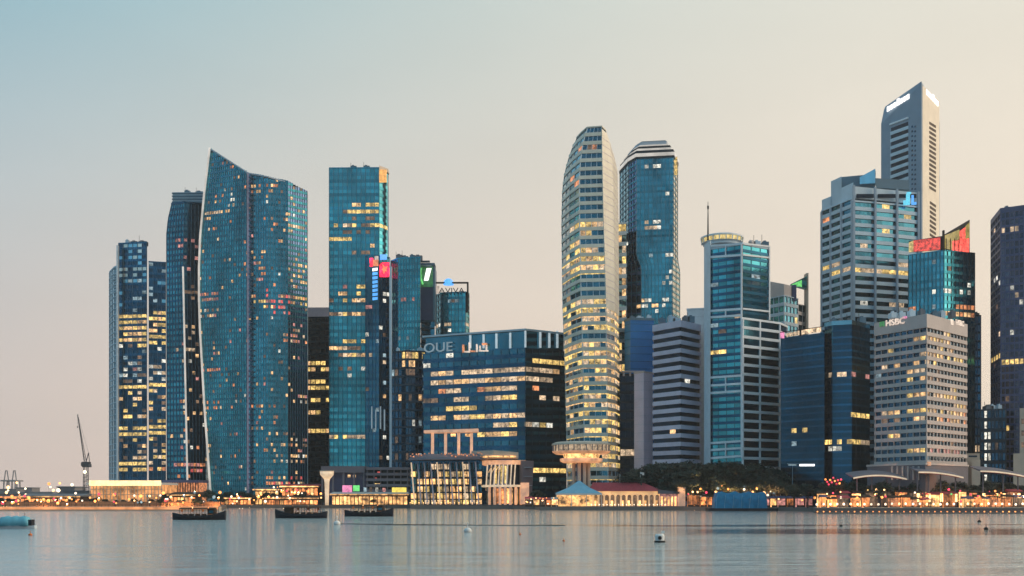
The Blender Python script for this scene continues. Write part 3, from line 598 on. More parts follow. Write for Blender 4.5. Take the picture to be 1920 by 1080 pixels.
mb = MB(); mb.ring(offset(pl, .25), offset(pl, -.6), Z(700, 712), Z(697, 712)); mb.build('parapet', 'pale_concrete', T)
for k in range(10): mb = MB(); mb.ring(offset(pl, .05), offset(pl, -.3), Z(716 + k * 16, 712), Z(715.5 + k * 16, 712)); mb.build('panel_joint', 'grey_panel', T)

# --- striped office block and its plain shaft
T = tower('service_shaft', 'plain blue grey lift shaft rising behind the striped office block', [(1288, 714), (1322, 714)], 'building')
pl = closed(front([(1288, 715), (1324, 712)]), 20); mb = MB(); mb.prism(pl, 2, Z(580, 713)); mb.build('wall', 'blue_grey', T)
mb = MB(); mb.ring(offset(pl, .25), offset(pl, -.6), Z(580, 713), Z(577.5, 713)); mb.build('parapet', 'blue_grey', T)
for k in range(16): mb = MB(); mb.ring(offset(pl, .05), offset(pl, -.3), Z(594 + k * 16, 713), Z(593.5 + k * 16, 713)); mb.build('panel_joint', 'grey_panel', T)
T = tower('striped_office', 'lilac grey office block striped with dark window bands', [(1225, 690), (1276, 672), (1312, 688)], 'building')
block(T, front([(1225, 692), (1276, 672), (1313, 690)]), Z(613, 672), 21, [5, 4], z0=2, pane='glass_black', band=(.5, .5, 'lilac_grey'), mull=None, parapet=4.2, roof='lilac_grey', lights=[(1288, 705, 1312, 715, .8, 'win_white'), (1255, 806, 1275, 822, .6, 'win_warm'), (1300, 830, 1313, 842, .9, 'win_gold')], recess=.5)

# --- round-roofed tower with white frame
T = tower('round_roof_tower', 'blue glass tower with white grid frame, round yellow lit roof deck and antenna', [(1320, 665), (1392, 642), (1475, 668)])
block(T, front([(1332, 654), (1392, 641), (1443, 654)]), Z(459, 641), 38, [4, 3], pane=['glass_teal', 'glass_blue'], band=(.42, .03, 'spandrel_navy'), mull=(.12, .02, 'spandrel_navy'), back=22, parapet=1.5, cap_mat='blue_grey',
      lights=[(1335, 485, 1350, 540, .12, 'win_cool'), (1335, 610, 1365, 622, .0, 'win_dim'), (1337, 655, 1356, 668, .8, 'win_gold'), (1360, 590, 1392, 602, .6, 'win_pale'), (1350, 720, 1362, 770, .25, 'win_cool'), (1332, 610, 1362, 622, .6, 'win_dim'), (1420, 570, 1443, 582, .4, 'win_white')], base_lit=(.015, ('win_cool', 'win_white')))
mb = MB(); mb.prism([(X(1320, 668), 668), (X(1332, 652.5), 652.5), (X(1333, 656), 656), (X(1336, 690), 690), (X(1322, 690), 690)], 2, Z(452, 655)); mb.build('side_pier', 'blue_grey', T)
E0, E1 = (1332, 654, 1392, 641), (1392, 641, 1443, 654)
for y in (459, 480, 581, 593, 706, 721, 735, 829, 842, 857):
    panel(T, 'belt', 'white_metal', E0, 1332.5, 1391.5, y, y + 4, .55, .7, y - 4, y)
for y in (461, 482, 583): panel(T, 'belt', 'white_metal', E1, 1392.5, 1442.5, y - 6, y - 2.8, .55, .7, y - .5, y + 2.7)
for px in (1361,): 
    for ya, yb in ((461, 482), (583, 595), (708, 737), (831, 858)): panel(T, 'belt_post', 'white_metal', E0, px - 1, px + 1, ya - 2, yb - 2, .6, .7)
panel(T, 'corner_post', 'white_metal', E0, 1389.5, 1392, 455, 858, .7, .8); panel(T, 'corner_post', 'white_metal', E1, 1441, 1443.5, 462, 600, .6, .8)
block(T, front([(1393, 632), (1425, 640), (1462, 650), (1476, 664)]), Z(603, 640), 20, [1, 1, 1], pane=['glass_navy', 'glass_navy', 'glass_dark'], band=(.30, .35, 'white_metal'), mull=(.9, .4, 'white_metal'), back=14, parapet=1.2, names=('frame_beam', 'frame_post'), base_lit=(.03, ('win_cool', 'win_dim')))
cx, cyy = X(1355, 666), 668
mb = MB(); mb.lathe((cx, cyy, Z(453, 655)), [(11.2, 0), (11.2, 1.4), (12.6, 2.0)], 32); mb.build('deck_base', 'blue_grey', T)
mb = MB(); mb.lathe((cx, cyy, Z(453, 655) + 2.0), [(11.6, 0), (11.8, 2.6)], 32); mb.build('deck_glow', 'screen_gold', T)
mb = MB(); mb.lathe((cx, cyy, Z(453, 655) + 4.6), [(13.3, 0), (13.4, .9), (12.6, 1.2)], 32); mb.build('deck_rim', 'white_metal', T)
for k in range(20):
    a = 2 * math.pi * k / 20; mb = MB(); mb.bar((cx + 12.6 * math.cos(a), cyy + 12.6 * math.sin(a), Z(453, 655) + 1.6), (cx + 13 * math.cos(a), cyy + 13 * math.sin(a), Z(453, 655) + 4.8), .5); mb.build('deck_strut', 'blue_grey', T)
mb = MB(); q = Z(450, 660); mb.tube([(X(1327.5, 660), 660, q), (X(1327.5, 660), 660, Z(405, 660)), (X(1327.5, 660), 660, Z(378, 660))], [.55, .35, .15]); mb.box(X(1326, 660), X(1329, 660), 659.6, 660.4, Z(392, 660), Z(386, 660)); mb.build('antenna', 'black_metal', T)
mb = MB(); mb.ball((X(1408, 664), 664, Z(452, 660)), 1.7); mb.build('roof_dish', 'pale_concrete', T, smooth=True)

# --- building with the green fin
T = tower('fin_building', 'white gridded building with tall corner post and green lit wedge on its roof', [(1443, 745), (1515, 758)], 'building')
block(T, front([(1441, 750), (1470, 738), (1496, 750)]), Z(556, 740), 22, [3, 4], pane=['glass_teal', 'glass_navy'], band=(.35, .3, 'blue_grey'), mull=(.4, .2, 'blue_grey'), back=16, lights=[(1478, 600, 1515, 612, .8, 'win_gold')], parapet=.6)
block(T, front([(1496.5, 751), (1513, 760)]), Z(573, 755), 20, [2], pane='glass_navy', band=(.35, .3, 'pale_concrete'), mull=(.4, .2, 'pale_concrete'), back=14, lights=[(1490, 600, 1515, 615, .8, 'win_gold')], parapet=.6)
mb = MB(); mb.prism(closed(front([(1443, 753), (1470, 740), (1484, 746)]), 12), Z(556, 745), [Z(526, 750), Z(533, 741), Z(536, 746), Z(536, 746), Z(526, 750)]); mb.build('roof_plant', 'pale_concrete', T)
mb = MB(); mb.box(X(1484, 748), X(1492, 748), 746, 754, Z(565, 748), Z(535, 748)); mb.build('roof_pier', 'purple_panel', T)
mb = MB(); mb.box(X(1510.5, 756), X(1514.5, 756), 754, 760, 2, Z(513, 756)); mb.build('corner_post', 'stone_warm', T)
mb = MB(); mb.hexa([(X(1481, 750), 750, Z(536, 750)), (X(1481, 750), 747, Z(536, 750)), (X(1511, 755), 752, Z(543, 755)), (X(1511, 755), 757, Z(543, 755)), (X(1481, 750), 750, Z(534, 750)), (X(1481, 750), 747, Z(534, 750)), (X(1511, 755), 752, Z(519, 755)), (X(1511, 755), 757, Z(519, 755))]); mb.build('roof_wedge', 'glass_teal', T)
panel(T, 'wedge_light', 'sign_green', (1481, 747, 1511, 752), 1484, 1503, 533, 536, .3, .2, 525, 538)

# --- twin dark glass block
T = tower('dark_block', 'dark blue glass block with lit white rooftop sign and a taller rounded wing', [(1465, 612), (1630, 610)], 'building')
block(T, front([(1464, 622), (1545, 600)]), Z(628, 606), 26, [8], pane='glass_slate', band=(.3, .04, 'spandrel_navy'), mull=(.14, .03, 'spandrel_navy'), parapet=.5, lights=[(1470, 768, 1480, 780, .8, 'win_pink'), (1488, 805, 1518, 818, .75, 'win_gold'), (1470, 828, 1525, 840, .5, 'win_cool')], recess=.2)
block(T, front([(1546, 604), (1560, 598), (1597, 594), (1631, 610)]), Z(609, 596), 27, [2, 4, 4], pane=['glass_slate', 'glass_slate', 'glass_black'], band=(.3, .04, 'spandrel_navy'), mull=(.14, .03, 'spandrel_navy'), parapet=2.4, cap_mat='glass_sky', lights=[(1555, 700, 1590, 713, .6, 'win_pale'), (1600, 650, 1630, 662, .4, 'win_pale'), (1600, 680, 1630, 692, .4, 'win_cool'), (1600, 700, 1630, 713, .5, 'win_pink'), (1600, 770, 1630, 785, .5, 'win_gold'), (1535, 826, 1630, 840, .7, ('win_gold', 'win_pale')), (1550, 840, 1580, 850, .5, 'win_white')], recess=.2)
E = (1464, 622, 1545, 600)
panel(T, 'sign_panel', 'win_pale', E, 1476, 1500, 625, 632, .6, .4, 620, 628); panel(T, 'sign_panel', 'win_pale', E, 1504, 1540, 619, 627, .6, .4, 613, 622); panel(T, 'sign_panel', 'sign_pink', E, 1463, 1471, 622, 634, .6, .4)
panel(T, 'sign_frame', 'wood_dark', E, 1464, 1545, 623, 624.2, .8, .4, 611.5, 612.7); panel(T, 'sign_frame', 'wood_dark', E, 1500.5, 1503.5, 620, 630, .8, .4)
# --- tower with the cyan letters
T = tower('banded_tower', 'grey banded tower with stepped blue roof blades and cyan letters on top', [(1541, 715), (1600, 690), (1725, 706)])
L19 = [(1608, 450, 1642, 462, .9, 'win_pale'), (1642, 450, 1684, 462, .5, 'win_pale'), (1541, 496, 1725, 513, 1, ('win_pale', 'win_gold')), (1595, 568, 1725, 582, .8, ('win_white', 'win_pale')), (1660, 386, 1676, 398, .8, 'win_gold'), (1640, 404, 1668, 416, .6, 'win_gold'), (1700, 404, 1722, 420, .5, 'win_gold'), (1640, 420, 1684, 435, .35, 'win_gold'), (1541, 406, 1556, 420, .9, 'win_orange'), (1556, 590, 1580, 602, .7, 'win_white')]
block(T, front([(1600, 690), (1641, 694), (1682, 699), (1723, 705)]), Z(380, 692), 37, [3, 3, 3], pane='glass_navy', band=(.45, .4, 'blue_grey'), mull=None, lights=L19, parapet=1, recess=.4, back=20)
for px, D in ((1601, 689), (1641, 693), (1682, 698), (1722, 704)): mb = MB(); mb.box(X(px - 1.8, D), X(px + 1.8, D), D - .9, D + 1, 2, Z(350, 692)); mb.build('column', 'grey_panel', T)
mb = MB(); mb.prism(closed(front([(1600, 691), (1723, 706)]), 18), Z(372, 692), Z(350, 692)); mb.build('crown_wall', 'blue_grey', T)
for a, c, D in ((1606, 1638, 691), (1646, 1679, 696), (1686, 1718, 700)): mb = MB(); mb.box(X(a, D), X(c, D), D - .4, D + .5, Z(371, D), Z(364, D)); mb.build('crown_slot', 'glass_black', T)
block(T, front([(1541, 722), (1558, 713), (1578, 702), (1598, 692)]), Z(380, 700), 37, [1, 1, 1], pane='glass_navy', band=(.45, .4, 'blue_grey'), mull=(1.6, .7, 'grey_panel'), lights=L19, parapet=1, recess=.4, back=10, names=('floor_band', 'column'))
for (a, d0), (c, d1), y in (((1541, 722), (1558, 713), 375), ((1558, 714), (1578, 703), 340), ((1578, 703), (1600, 691), 352)):
    mb = MB(); mb.prism(closed(front([(a, d0), (c, d1)]), 12), Z(380, 700) + 1, Z(y, d0)); mb.build('roof_step', 'blue_grey', T)
mb = MB(); mb.prism(closed(front([(1576, 712), (1641, 704)]), 16), Z(352, 704), [Z(332, 712), Z(326, 704), Z(326, 704), Z(332, 712)]); mb.build('roof_blade', 'steel_line', T)
mb = MB(); mb.prism([(X(1612, 702), 702), (X(1641, 700), 700), (X(1642, 706), 706), (X(1612, 706), 706)], Z(345, 702), [Z(332, 702), Z(318, 702), Z(318, 702), Z(332, 702)]); mb.build('roof_blade', 'glass_sky', T)
mb = MB(); mb.prism(closed(front([(1642, 706), (1705, 710)]), 14), Z(352, 706), [Z(334, 706), Z(338, 710), Z(338, 710), Z(334, 706)]); mb.build('roof_blade', 'steel_line', T)
mb = MB(); D = 698
for a, c, y0, y1 in ((1700, 1708, 360, 364), (1699, 1706, 364, 384), (1694, 1700, 376, 384)): mb.box(X(a, D), X(c, D), D - .4, D + .3, Z(y1, D), Z(y0, D))
mb.build('sign_letter', 'sign_cyan', T)
mb = MB()
for a, c, y0, y1 in ((1709, 1713, 366, 384), (1713, 1718, 379, 384)): mb.box(X(a, D), X(c, D), D - .4, D + .3, Z(y1, D), Z(y0, D))
mb.build('sign_letter', 'sign_blue', T)

# --- tallest tower
T = tower('tallest_tower', 'tallest concrete tower with slanted top, white roof signs and a column of slits', [(1652, 830), (1728, 792), (1762, 828)])
tl = [(150, 1660), (186, 1657), (200, 1653), (215, 1652), (930, 1652)]
zt = Z(152, 792)
A, B, C = (X(1652, 832), 832), (X(1728, 792), 792), (X(1762, 830), 830)
mb = MB(); pl = closed([A, B, C], 22)
rings = [[(x, y, 2) for x, y in pl], [(x, y, zt - 18) for x, y in pl], [(x + (3 if i in (0, 4) else 0) - (1.2 if i in (2, 3) else 0), y + (0 if i == 1 else 2), zt - (6 if i != 1 else 1.5)) for i, (x, y) in enumerate(pl)], [(x + (5 if i in (0, 4) else 0) - (2.5 if i in (2, 3) else 0), y + (.3 if i == 1 else 5), zt - (2.5 if i != 1 else 0)) for i, (x, y) in enumerate(pl)]]
mb.loft(rings); mb.build('wall', 'tower_grey', T)
E0, E1 = (1652, 832, 1728, 792), (1728, 792, 1762, 830)
for k in range(15):
    y = 236 + k * 13.6
    panel(T, 'window', 'glass_black', E0, 1671, 1703, y + 4, y + 11.5, .12, .3, y - 8, y - .5)
    panel(T, 'window_ledge', 'blue_grey', E0, 1670, 1703.5, y + 11.5, y + 17.6, .5, .7, y - .5, y + 5.6)
panel(T, 'slot_lintel', 'white_metal', E0, 1669, 1704, 232, 235, .9, .9, 219, 222)
for k in range(22):
    y = 236 + k * 9
    for px in (1709, 1714.5): panel(T, 'small_window', 'glass_dark', E0, px, px + 3, y, y + 3.5, .1, .25, y - 1, y + 2.5)
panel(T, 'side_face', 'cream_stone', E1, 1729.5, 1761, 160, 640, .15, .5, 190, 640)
for k in range(15):
    y = 228 + k * 8.6
    panel(T, 'slit_window', 'wood_dark', E1, 1742, 1754, y, y + 4.6, .4, .4, y + 7.5, y + 12)
for k in range(9):
    y = 377 + k * 8.6
    panel(T, 'slit_window', 'wood_dark', E1, 1743, 1754, y, y + 4.6, .4, .4, y + 7.5, y + 12)
def strokes(E, px0, px1, y0, y1, hh, n_, off):
    for k in range(n_):
        a = px0 + (px1 - px0) * k / n_; c = a + (px1 - px0) / n_ * .74; t = (k + .5) / n_; y = y0 + (y1 - y0) * t
        up = 3.5 if k == n_ // 2 else 0
        panel(T, 'sign_letter', 'sign_white', E, a, c, y - hh / 2 - up - (y0 - y1) / n_ * .0, y + hh / 2, off, .4, y - hh / 2 - up + (y1 - y0) / n_ * .7, y + hh / 2 + (y1 - y0) / n_ * .7)
strokes(E0, 1664, 1707, 207, 181, 9, 7, .6); strokes(E1, 1736, 1759, 170, 194, 9, 6, .6)

# --- tower with LED crown
T = tower('screen_tower', 'blue glass tower crowned by red and gold LED screens', [(1703, 642), (1770, 626), (1828, 642)])
block(T, front([(1703, 638), (1770, 625), (1828, 633)]), Z(470, 625), 34, [9, 8], pane='glass_blue', band=(.4, .05, 'spandrel_blue'), mull=(.25, .1, 'dark_line'), lights=[(1740, 490, 1770, 500, .5, 'win_cool'), (1770, 492, 1828, 502, .25, 'win_cool'), (1745, 538, 1770, 548, .6, 'win_white'), (1770, 536, 1828, 548, .65, ('win_white', 'win_pale')), (1703, 545, 1828, 560, .06, 'win_white'), (1770, 574, 1830, 592, .9, ('win_orange', 'win_warm')), (1703, 578, 1770, 592, .5, 'win_orange')], base_lit=(.015, COOL), parapet=.6)
E0, E1 = (1703, 638, 1770, 625), (1770, 625, 1828, 633)
panel(T, 'screen_back', 'black_metal', E0, 1704, 1769.5, 452, 473, .1, .8, 442, 468); panel(T, 'screen_back', 'black_metal', E1, 1770.5, 1818, 440, 467, .1, .8, 412, 474)
panel(T, 'screen', 'screen_gold', E0, 1704.5, 1713, 455, 473, .5, .3, 451, 472); panel(T, 'screen', 'screen_red', E0, 1713.2, 1764, 451, 472, .5, .3, 445, 467.5)
panel(T, 'screen', 'screen_olive', E1, 1771, 1784, 441, 466, .5, .3, 436, 468); panel(T, 'screen', 'screen_red', E1, 1784.2, 1816, 452, 469, .5, .3, 447, 473)
panel(T, 'screen', 'screen_olive', E1, 1784.2, 1798, 436, 451.6, .5, .3, 430, 449.6); panel(T, 'screen', 'screen_red', E1, 1798.2, 1809, 434, 449.4, .5, .3, 426, 448); panel(T, 'screen', 'screen_olive', E1, 1809.2, 1817, 424, 447.8, .5, .3, 416, 446.6)
mb = MB(); mb.box(X(1766, 626), X(1769, 626), 624.2, 625.6, Z(470, 626), Z(433, 626)); mb.build('screen_post', 'wood_dark', T)
for px in (1764, 1772, 1780, 1788, 1796): panel(T, 'screen_strut', 'wood_dark', E1 if px > 1770.5 else E0, px, px + .9, 447, 470, .9, .3)
# --- dark rear slab beside it
T = tower('office_block', 'dark narrow block with gold lit slots right of the bank building', [(1806, 655), (1839, 655)], 'building')
block(T, front([(1806, 660), (1839, 656)]), Z(594, 658), 22, [5], pane='glass_dark', band=(.25, .15, 'dark_line'), mull=(.5, .2, 'purple_panel'), lights=[(1806, 683, 1839, 694, .9, 'win_gold'), (1806, 700, 1839, 726, .45, 'win_orange'), (1806, 733, 1839, 744, .6, 'win_cool'), (1806, 835, 1839, 845, .7, 'win_pale')], parapet=.8)
# --- bank building
T = tower('bank_building', 'white banded bank building with two lit rooftop signs behind the promenade canopies', [(1640, 548), (1737, 522), (1812, 548)], 'building')
LW = ('win_gold', 'win_warm', 'win_pale')
L22 = [(1648, 622, 1690, 660, .12, 'win_pale'), (1706, 623, 1740, 638, .9, LW), (1740, 625, 1780, 645, .85, LW), (1650, 652, 1682, 667, .5, LW), (1698, 650, 1740, 665, .75, LW), (1740, 652, 1808, 682, .6, LW), (1650, 684, 1684, 697, .7, LW), (1700, 680, 1740, 712, .5, LW), (1740, 690, 1775, 720, .3, 'win_dim'), (1698, 729, 1740, 744, 1, LW), (1740, 730, 1795, 752, .9, LW), (1643, 762, 1684, 777, .95, LW), (1698, 758, 1740, 774, 1, LW), (1740, 760, 1812, 780, .95, LW), (1643, 779, 1684, 790, .4, 'win_dim'), (1698, 774, 1740, 790, .8, LW), (1740, 776, 1812, 795, .6, ('win_warm', 'win_orange')), (1643, 806, 1684, 818, 1, LW), (1698, 832, 1740, 846, .9, LW), (1740, 832, 1800, 850, .45, ('win_dim', 'win_pink'))]
block(T, front([(1641, 548), (1737, 520), (1812, 552)]), Z(614, 520), 17, [8, 12], pane='glass_dark', z0=Z(870, 520), band=(.48, .45, 'pale_concrete'), mull=(.35, .1, 'pale_concrete'), lights=L22, parapet=6.6, roof='pale_concrete', recess=.5, base_lit=(.01, ('win_cool',)))
E0, E1 = (1641, 548, 1737, 520), (1737, 520, 1812, 552)
pp = on(*E0, 1680, .7); a0 = math.atan2(520 - 548, X(1737, 520) - X(1641, 548)); sign_text('sign_letters', 'HSBC', 'sign_soft', (pp.x, pp.y, Z(604, pp.y)), a0, 3.0, T, .2, .02, 1.15)
pp = on(*E1, 1797, .7); a1 = math.atan2(552 - 520, X(1812, 552) - X(1737, 520)); sign_text('sign_letters', 'HSBC', 'sign_soft', (pp.x, pp.y, Z(606, pp.y)), a1, 2.6, T, .2, .02, 1.1)
panel(T, 'sign_emblem', 'sign_green_dim', E0, 1651, 1660, 604, 613, .8, .3, 602, 611); panel(T, 'sign_emblem', 'sign_pink', E0, 1694, 1702, 594, 598, .8, .3, 592.5, 596.5); panel(T, 'sign_emblem', 'sign_soft', E1, 1780, 1785, 598, 608, .8, .3, 600, 610)
mb = MB(); pl = closed(front([(1626, 548), (1668, 532), (1735, 514), (1815, 545)]), 20); mb.prism(pl, 2, Z(872, 520)); mb.build('podium', 'roof_lilac', T)
mb = MB(); pl2 = offset(pl, .4); mb.ring(pl2, offset(pl, -.5), Z(872, 520), Z(868.5, 520)); mb.build('podium_parapet', 'pale_concrete', T)
for k in range(10): panel(T, 'podium_window', 'glass_black', (1735, 514, 1815, 545), 1748 + k * 5.6, 1751.2 + k * 5.6, 857, 861, 1.6, .3)
for k in range(6): panel(T, 'podium_pilaster', 'pale_concrete', (1668, 532, 1735, 514), 1672 + k * 10, 1674.5 + k * 10, 874, 900, .5, .6)
panel(T, 'entrance_glow', 'shop_orange', (1735, 514, 1815, 545), 1738, 1744, 866, 873, .5, .4)
# --- right edge towers
T = tower('corner_tower', 'dark purple tower with chamfered top cut by the right picture edge', [(1858, 640), (1930, 610)])
block(T, front([(1858, 645), (1876, 618), (1955, 606)]), Z(400, 618), 40, [4, 9], pane=['glass_plum', 'glass_plum'], band=(.3, .12, 'purple_panel'), mull=(.5, .2, 'purple_panel'), lights=[(1880, 425, 1925, 440, .75, ('win_pale', 'win_warm')), (1858, 508, 1878, 535, .3, 'win_white'), (1890, 530, 1925, 625, .22, ('win_pale', 'win_white')), (1858, 666, 1925, 680, .85, 'win_gold'), (1876, 800, 1925, 808, .7, 'win_gold')], base_lit=(.035, ('win_white', 'win_pale', 'win_dim')), parapet=3, cap_mat='purple_panel')
T = tower('office_block', 'low dark block with a lit stair window column under the purple tower', [(1838, 605), (1886, 602)], 'building')
block(T, front([(1838, 606), (1886, 600)]), Z(770, 603), 9, [7], pane='glass_dark', band=(.35, .15, 'dark_line'), mull=(.6, .2, 'dark_line'), lights=[(1846, 776, 1858, 876, .9, 'win_white'), (1862, 818, 1886, 830, .5, 'win_dim')], base_lit=(.06, COOL), parapet=1)
T = tower('stone_building', 'pinkish stepped stone building at the right picture edge', [(1900, 575), (1935, 575)], 'building')
mb = MB(); mb.prism(closed(front([(1912, 580), (1950, 576)]), 14), 2, Z(765, 578)); mb.build('wall', 'stone_warm', T)
mb = MB(); mb.prism(closed(front([(1900, 572), (1950, 568)]), 4), 2, Z(850, 570)); mb.build('lower_wing', 'stone_warm', T)
for k in range(3): panel(T, 'window', 'win_dim', (1912, 580, 1950, 576), 1915, 1921, 785 + k * 22, 795 + k * 22, .15, .3)
T = tower('stone_building', 'small orange lit stone block between the bank building and the dark slot block', [(1812, 560), (1838, 560)], 'building')
mb = MB(); mb.prism(closed(front([(1811, 572), (1837, 570)]), 10), 2, Z(850, 571)); mb.build('wall', 'stone_warm', T)
mb = MB(); mb.prism(closed(front([(1822, 566), (1838, 565)]), 3), 2, Z(862, 566)); mb.build('lower_wing', 'stone_warm', T)
panel(T, 'window', 'glass_dark', (1811, 572, 1837, 570), 1816, 1832, 854, 857, .15, .3)

# ================================================================== roof plant and masts
def roof_things(label, px0, px1, D, y, n_):
    T = [o for o in col.objects if o.get('label', '').startswith(label)][0]
    for k in range(n_):
        px = px0 + (px1 - px0) * (k + random.uniform(.15, .6)) / n_; w = random.uniform(2.2, 6) * D / 800; h = random.uniform(1.0, 3.0)
        mb = MB(); mb.box(X(px, D), X(px, D) + w, D, D + 5, Z(y, D) - 1.5, Z(y, D) + h); mb.box(X(px, D) + w * .2, X(px, D) + w * .6, D + .5, D + 3, Z(y, D) + h, Z(y, D) + h + .8); mb.build('roof_plant', random.choice(('roof_grey', 'steel_line', 'blue_grey')), T)
        if random.random() < .5: mb = MB(); mb.tube([(X(px, D), D + 2, Z(y, D)), (X(px, D), D + 2, Z(y, D) + random.uniform(4, 8))], .14, 5); mb.build('roof_mast', 'black_metal', T)
for a in (('slim stepped office', 226, 272, 900, 456, 3), ('flat topped teal', 650, 690, 905, 315, 2), ('teal glass tower with green', 740, 785, 850, 484, 4), ('lilac grey office block', 1232, 1300, 695, 600, 5),
          ('blue glass tower with white grid', 1398, 1438, 668, 458, 3), ('dark blue glass block', 1552, 1622, 618, 604, 4), ('plain bright blue', 1176, 1220, 745, 597, 3), ('white banded bank', 1660, 1800, 560, 590, 7), ('dark purple tower', 1878, 1920, 630, 396, 3), ('lower of the two sail', 335, 375, 896, 362, 2), ('dark narrow block', 1812, 1836, 664, 593, 2), ('low dark block', 1842, 1882, 608, 768, 3), ('dark lower block', 740, 790, 815, 660, 4)): roof_things(*a)
# ================================================================== waterfront
def lamp(px, py, D, mat, r, label, group, zb=2.0, seg=6, watts=0):
    """a post with a glowing globe"""
    x, z = X(px, D), Z(py, D); T = thing('street_lamp', label, 'lamp', (x, D, zb), group)
    mb = MB(); mb.tube([(x, D, zb), (x, D, z - r * .6)], [.10, .07], 5); mb.build('post', 'black_metal', T)
    mb = MB(); mb.ball((x, D, z), r, seg, 4); mb.build('globe', mat, T, smooth=True)
    if watts:
        ld = bpy.data.lights.new('bulb', 'SPOT'); ld.energy = watts * 1.5; ld.color = (1, .50, .20); ld.shadow_soft_size = .5; ld.spot_size = R(150); ld.spot_blend = .6      # shaded lamp, shining down only
        lo = bpy.data.objects.new('bulb', ld); col.objects.link(lo); lo.parent = T; lo.location = (0, 0, z - zb + r + .6)
    return T
def building(name, label, loc, cat='building', group=None): return thing(name, label, cat, loc, group)

# --- sea wall and the bright hall at the open end
T = thing('sea_wall', 'low sea wall lit orange along the water by the glowing hall', 'sea wall', (X(200, 566), 566, 0))
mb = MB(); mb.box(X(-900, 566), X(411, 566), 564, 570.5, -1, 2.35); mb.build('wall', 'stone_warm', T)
mb = MB(); mb.box(X(-900, 566), X(411, 566), 563.6, 563.95, .9, 2.25); mb.build('glow_strip', 'wall_wash', T)  # floodlight on the wall face put in as an added glowing strip
mb = MB()
for k in range(110): x = X(-300 + k * 6.4, 566); mb.box(x, x + .1, 564.3, 564.4, 2.35, 3.4)
mb.box(X(-300, 566), X(411, 566), 564.3, 564.4, 3.35, 3.45); mb.build('railing', 'black_metal', T, kind='stuff')
T = building('exhibition_hall', 'long low hall glowing yellow under the slim stepped tower', (X(238, 690), 690, 2))
D = 690
mb = MB(); mb.box(X(170, D), X(306, D), D, D + 30, 2, Z(909, D)); mb.build('wall', 'hall_glow', T)
mb = MB(); mb.box(X(167, D), X(308, D), D - 4, D + 32, Z(909, D), Z(905, D)); mb.build('roof', 'white_paint', T)
mb = MB(); mb.box(X(172, D), X(306, D), D - 4.4, D - 4.1, Z(911, D), Z(901, D)); mb.build('glow_strip', 'hall_strip', T)
for k in range(22): mb = MB(); x = X(171 + k * 6.4, D); mb.box(x, x + .35, D - 3, D - 2.5, 2, Z(909, D)); mb.build('column', 'stone_warm', T)
for k in range(3): mb = MB(); mb.box(X(170, D), X(306, D), D - .5, D - .1, Z(918 + k * 10, D), Z(916.8 + k * 10, D)); mb.build('transom', 'stone_warm', T)
T = building('pavilion', 'small orange lit glass pavilion at the foot of the lower sail tower', (X(335, 720), 720, 2))
D = 720
mb = MB(); mb.box(X(308, D), X(372, D), D, D + 20, 2, Z(905, D)); mb.build('wall', 'win_orange', T)
mb = MB(); mb.box(X(306, D), X(374, D), D - 2, D + 22, Z(905, D), Z(900, D)); mb.build('roof', 'purple_panel', T)
for k in range(14): mb = MB(); x = X(309 + k * 4.8, D); mb.box(x, x + .5, D - 1, D - .6, 2, Z(905, D)); mb.build('mullion', 'core_dark', T)

# --- luffing crane
D = 800
T = thing('luffing_crane', 'grey luffing crane with raised jib and floodlight by the low lit hall', 'crane', (X(161, D), D, 2))
mb = MB()
for sx in (-1, 1):
    for sy in (-1, 1): mb.bar((X(161, D) + sx * 1.6, D + sy * 1.6, 2), (X(161, D) + sx * 1.2, D + sy * 1.2, Z(876, D)), .45)
for k in range(9):
    z = 3 + k * 3
    if z + 3 < Z(876, D):
        for sy in (-1, 1): mb.bar((X(161, D) - 1.5, D + sy * 1.5, z), (X(161, D) + 1.5, D + sy * 1.5, z + 3), .25)
mb.build('mast', 'crane_grey', T)
mb = MB(); mb.box(X(156, D), X(168, D), D - 2.5, D + 2.5, Z(876, D), Z(866, D)); mb.build('machine_deck', 'crane_grey', T)
mb = MB(); mb.box(X(155, D), X(159, D), D - 3.2, D - .8, Z(874, D), Z(867, D)); mb.build('cab', 'crane_grey', T)
mb = MB(); mb.box(X(163, D), X(170, D), D - 1.8, D + 1.8, Z(876, D), Z(870, D)); mb.build('counterweight', 'roof_grey', T)
mb = MB(); a0, a1 = Vector((X(160, D), D, Z(867, D))), Vector((X(145.5, D), D, Z(777, D)))
for oy in (-.7, .7): mb.bar(a0 + Vector((-.6, oy, 0)), a1 + Vector((0, oy * .3, 0)), .30); 
mb.bar(a0 + Vector((.9, 0, 0)), a1, .30)
for k in range(16):
    p, q = a0.lerp(a1, k / 16), a0.lerp(a1, (k + 1) / 16); mb.bar(p + Vector((-.5, -.5, 0)), q + Vector((.5, .2, 0)), .16)
mb.build('jib', 'crane_grey', T)
mb = MB(); mb.bar((X(161, D), D, Z(867, D)), (X(166, D), D, Z(849, D)), .5); mb.bar((X(168, D), D, Z(867, D)), (X(166, D), D, Z(849, D)), .4); mb.bar((X(166, D), D, Z(849, D)), tuple(a1), .12); mb.build('a_frame', 'crane_grey', T)
mb = MB(); mb.bar(tuple(a1), (a1.x, a1.y, a1.z - 9), .1); mb.box(a1.x - .3, a1.x + .3, D - .3, D + .3, a1.z - 10, a1.z - 9); mb.build('hook', 'black_metal', T)
mb = MB(); mb.ball((X(162, D), D - 3, Z(885, D)), 1.25); mb.build('floodlight', 'flood', T, smooth=True)

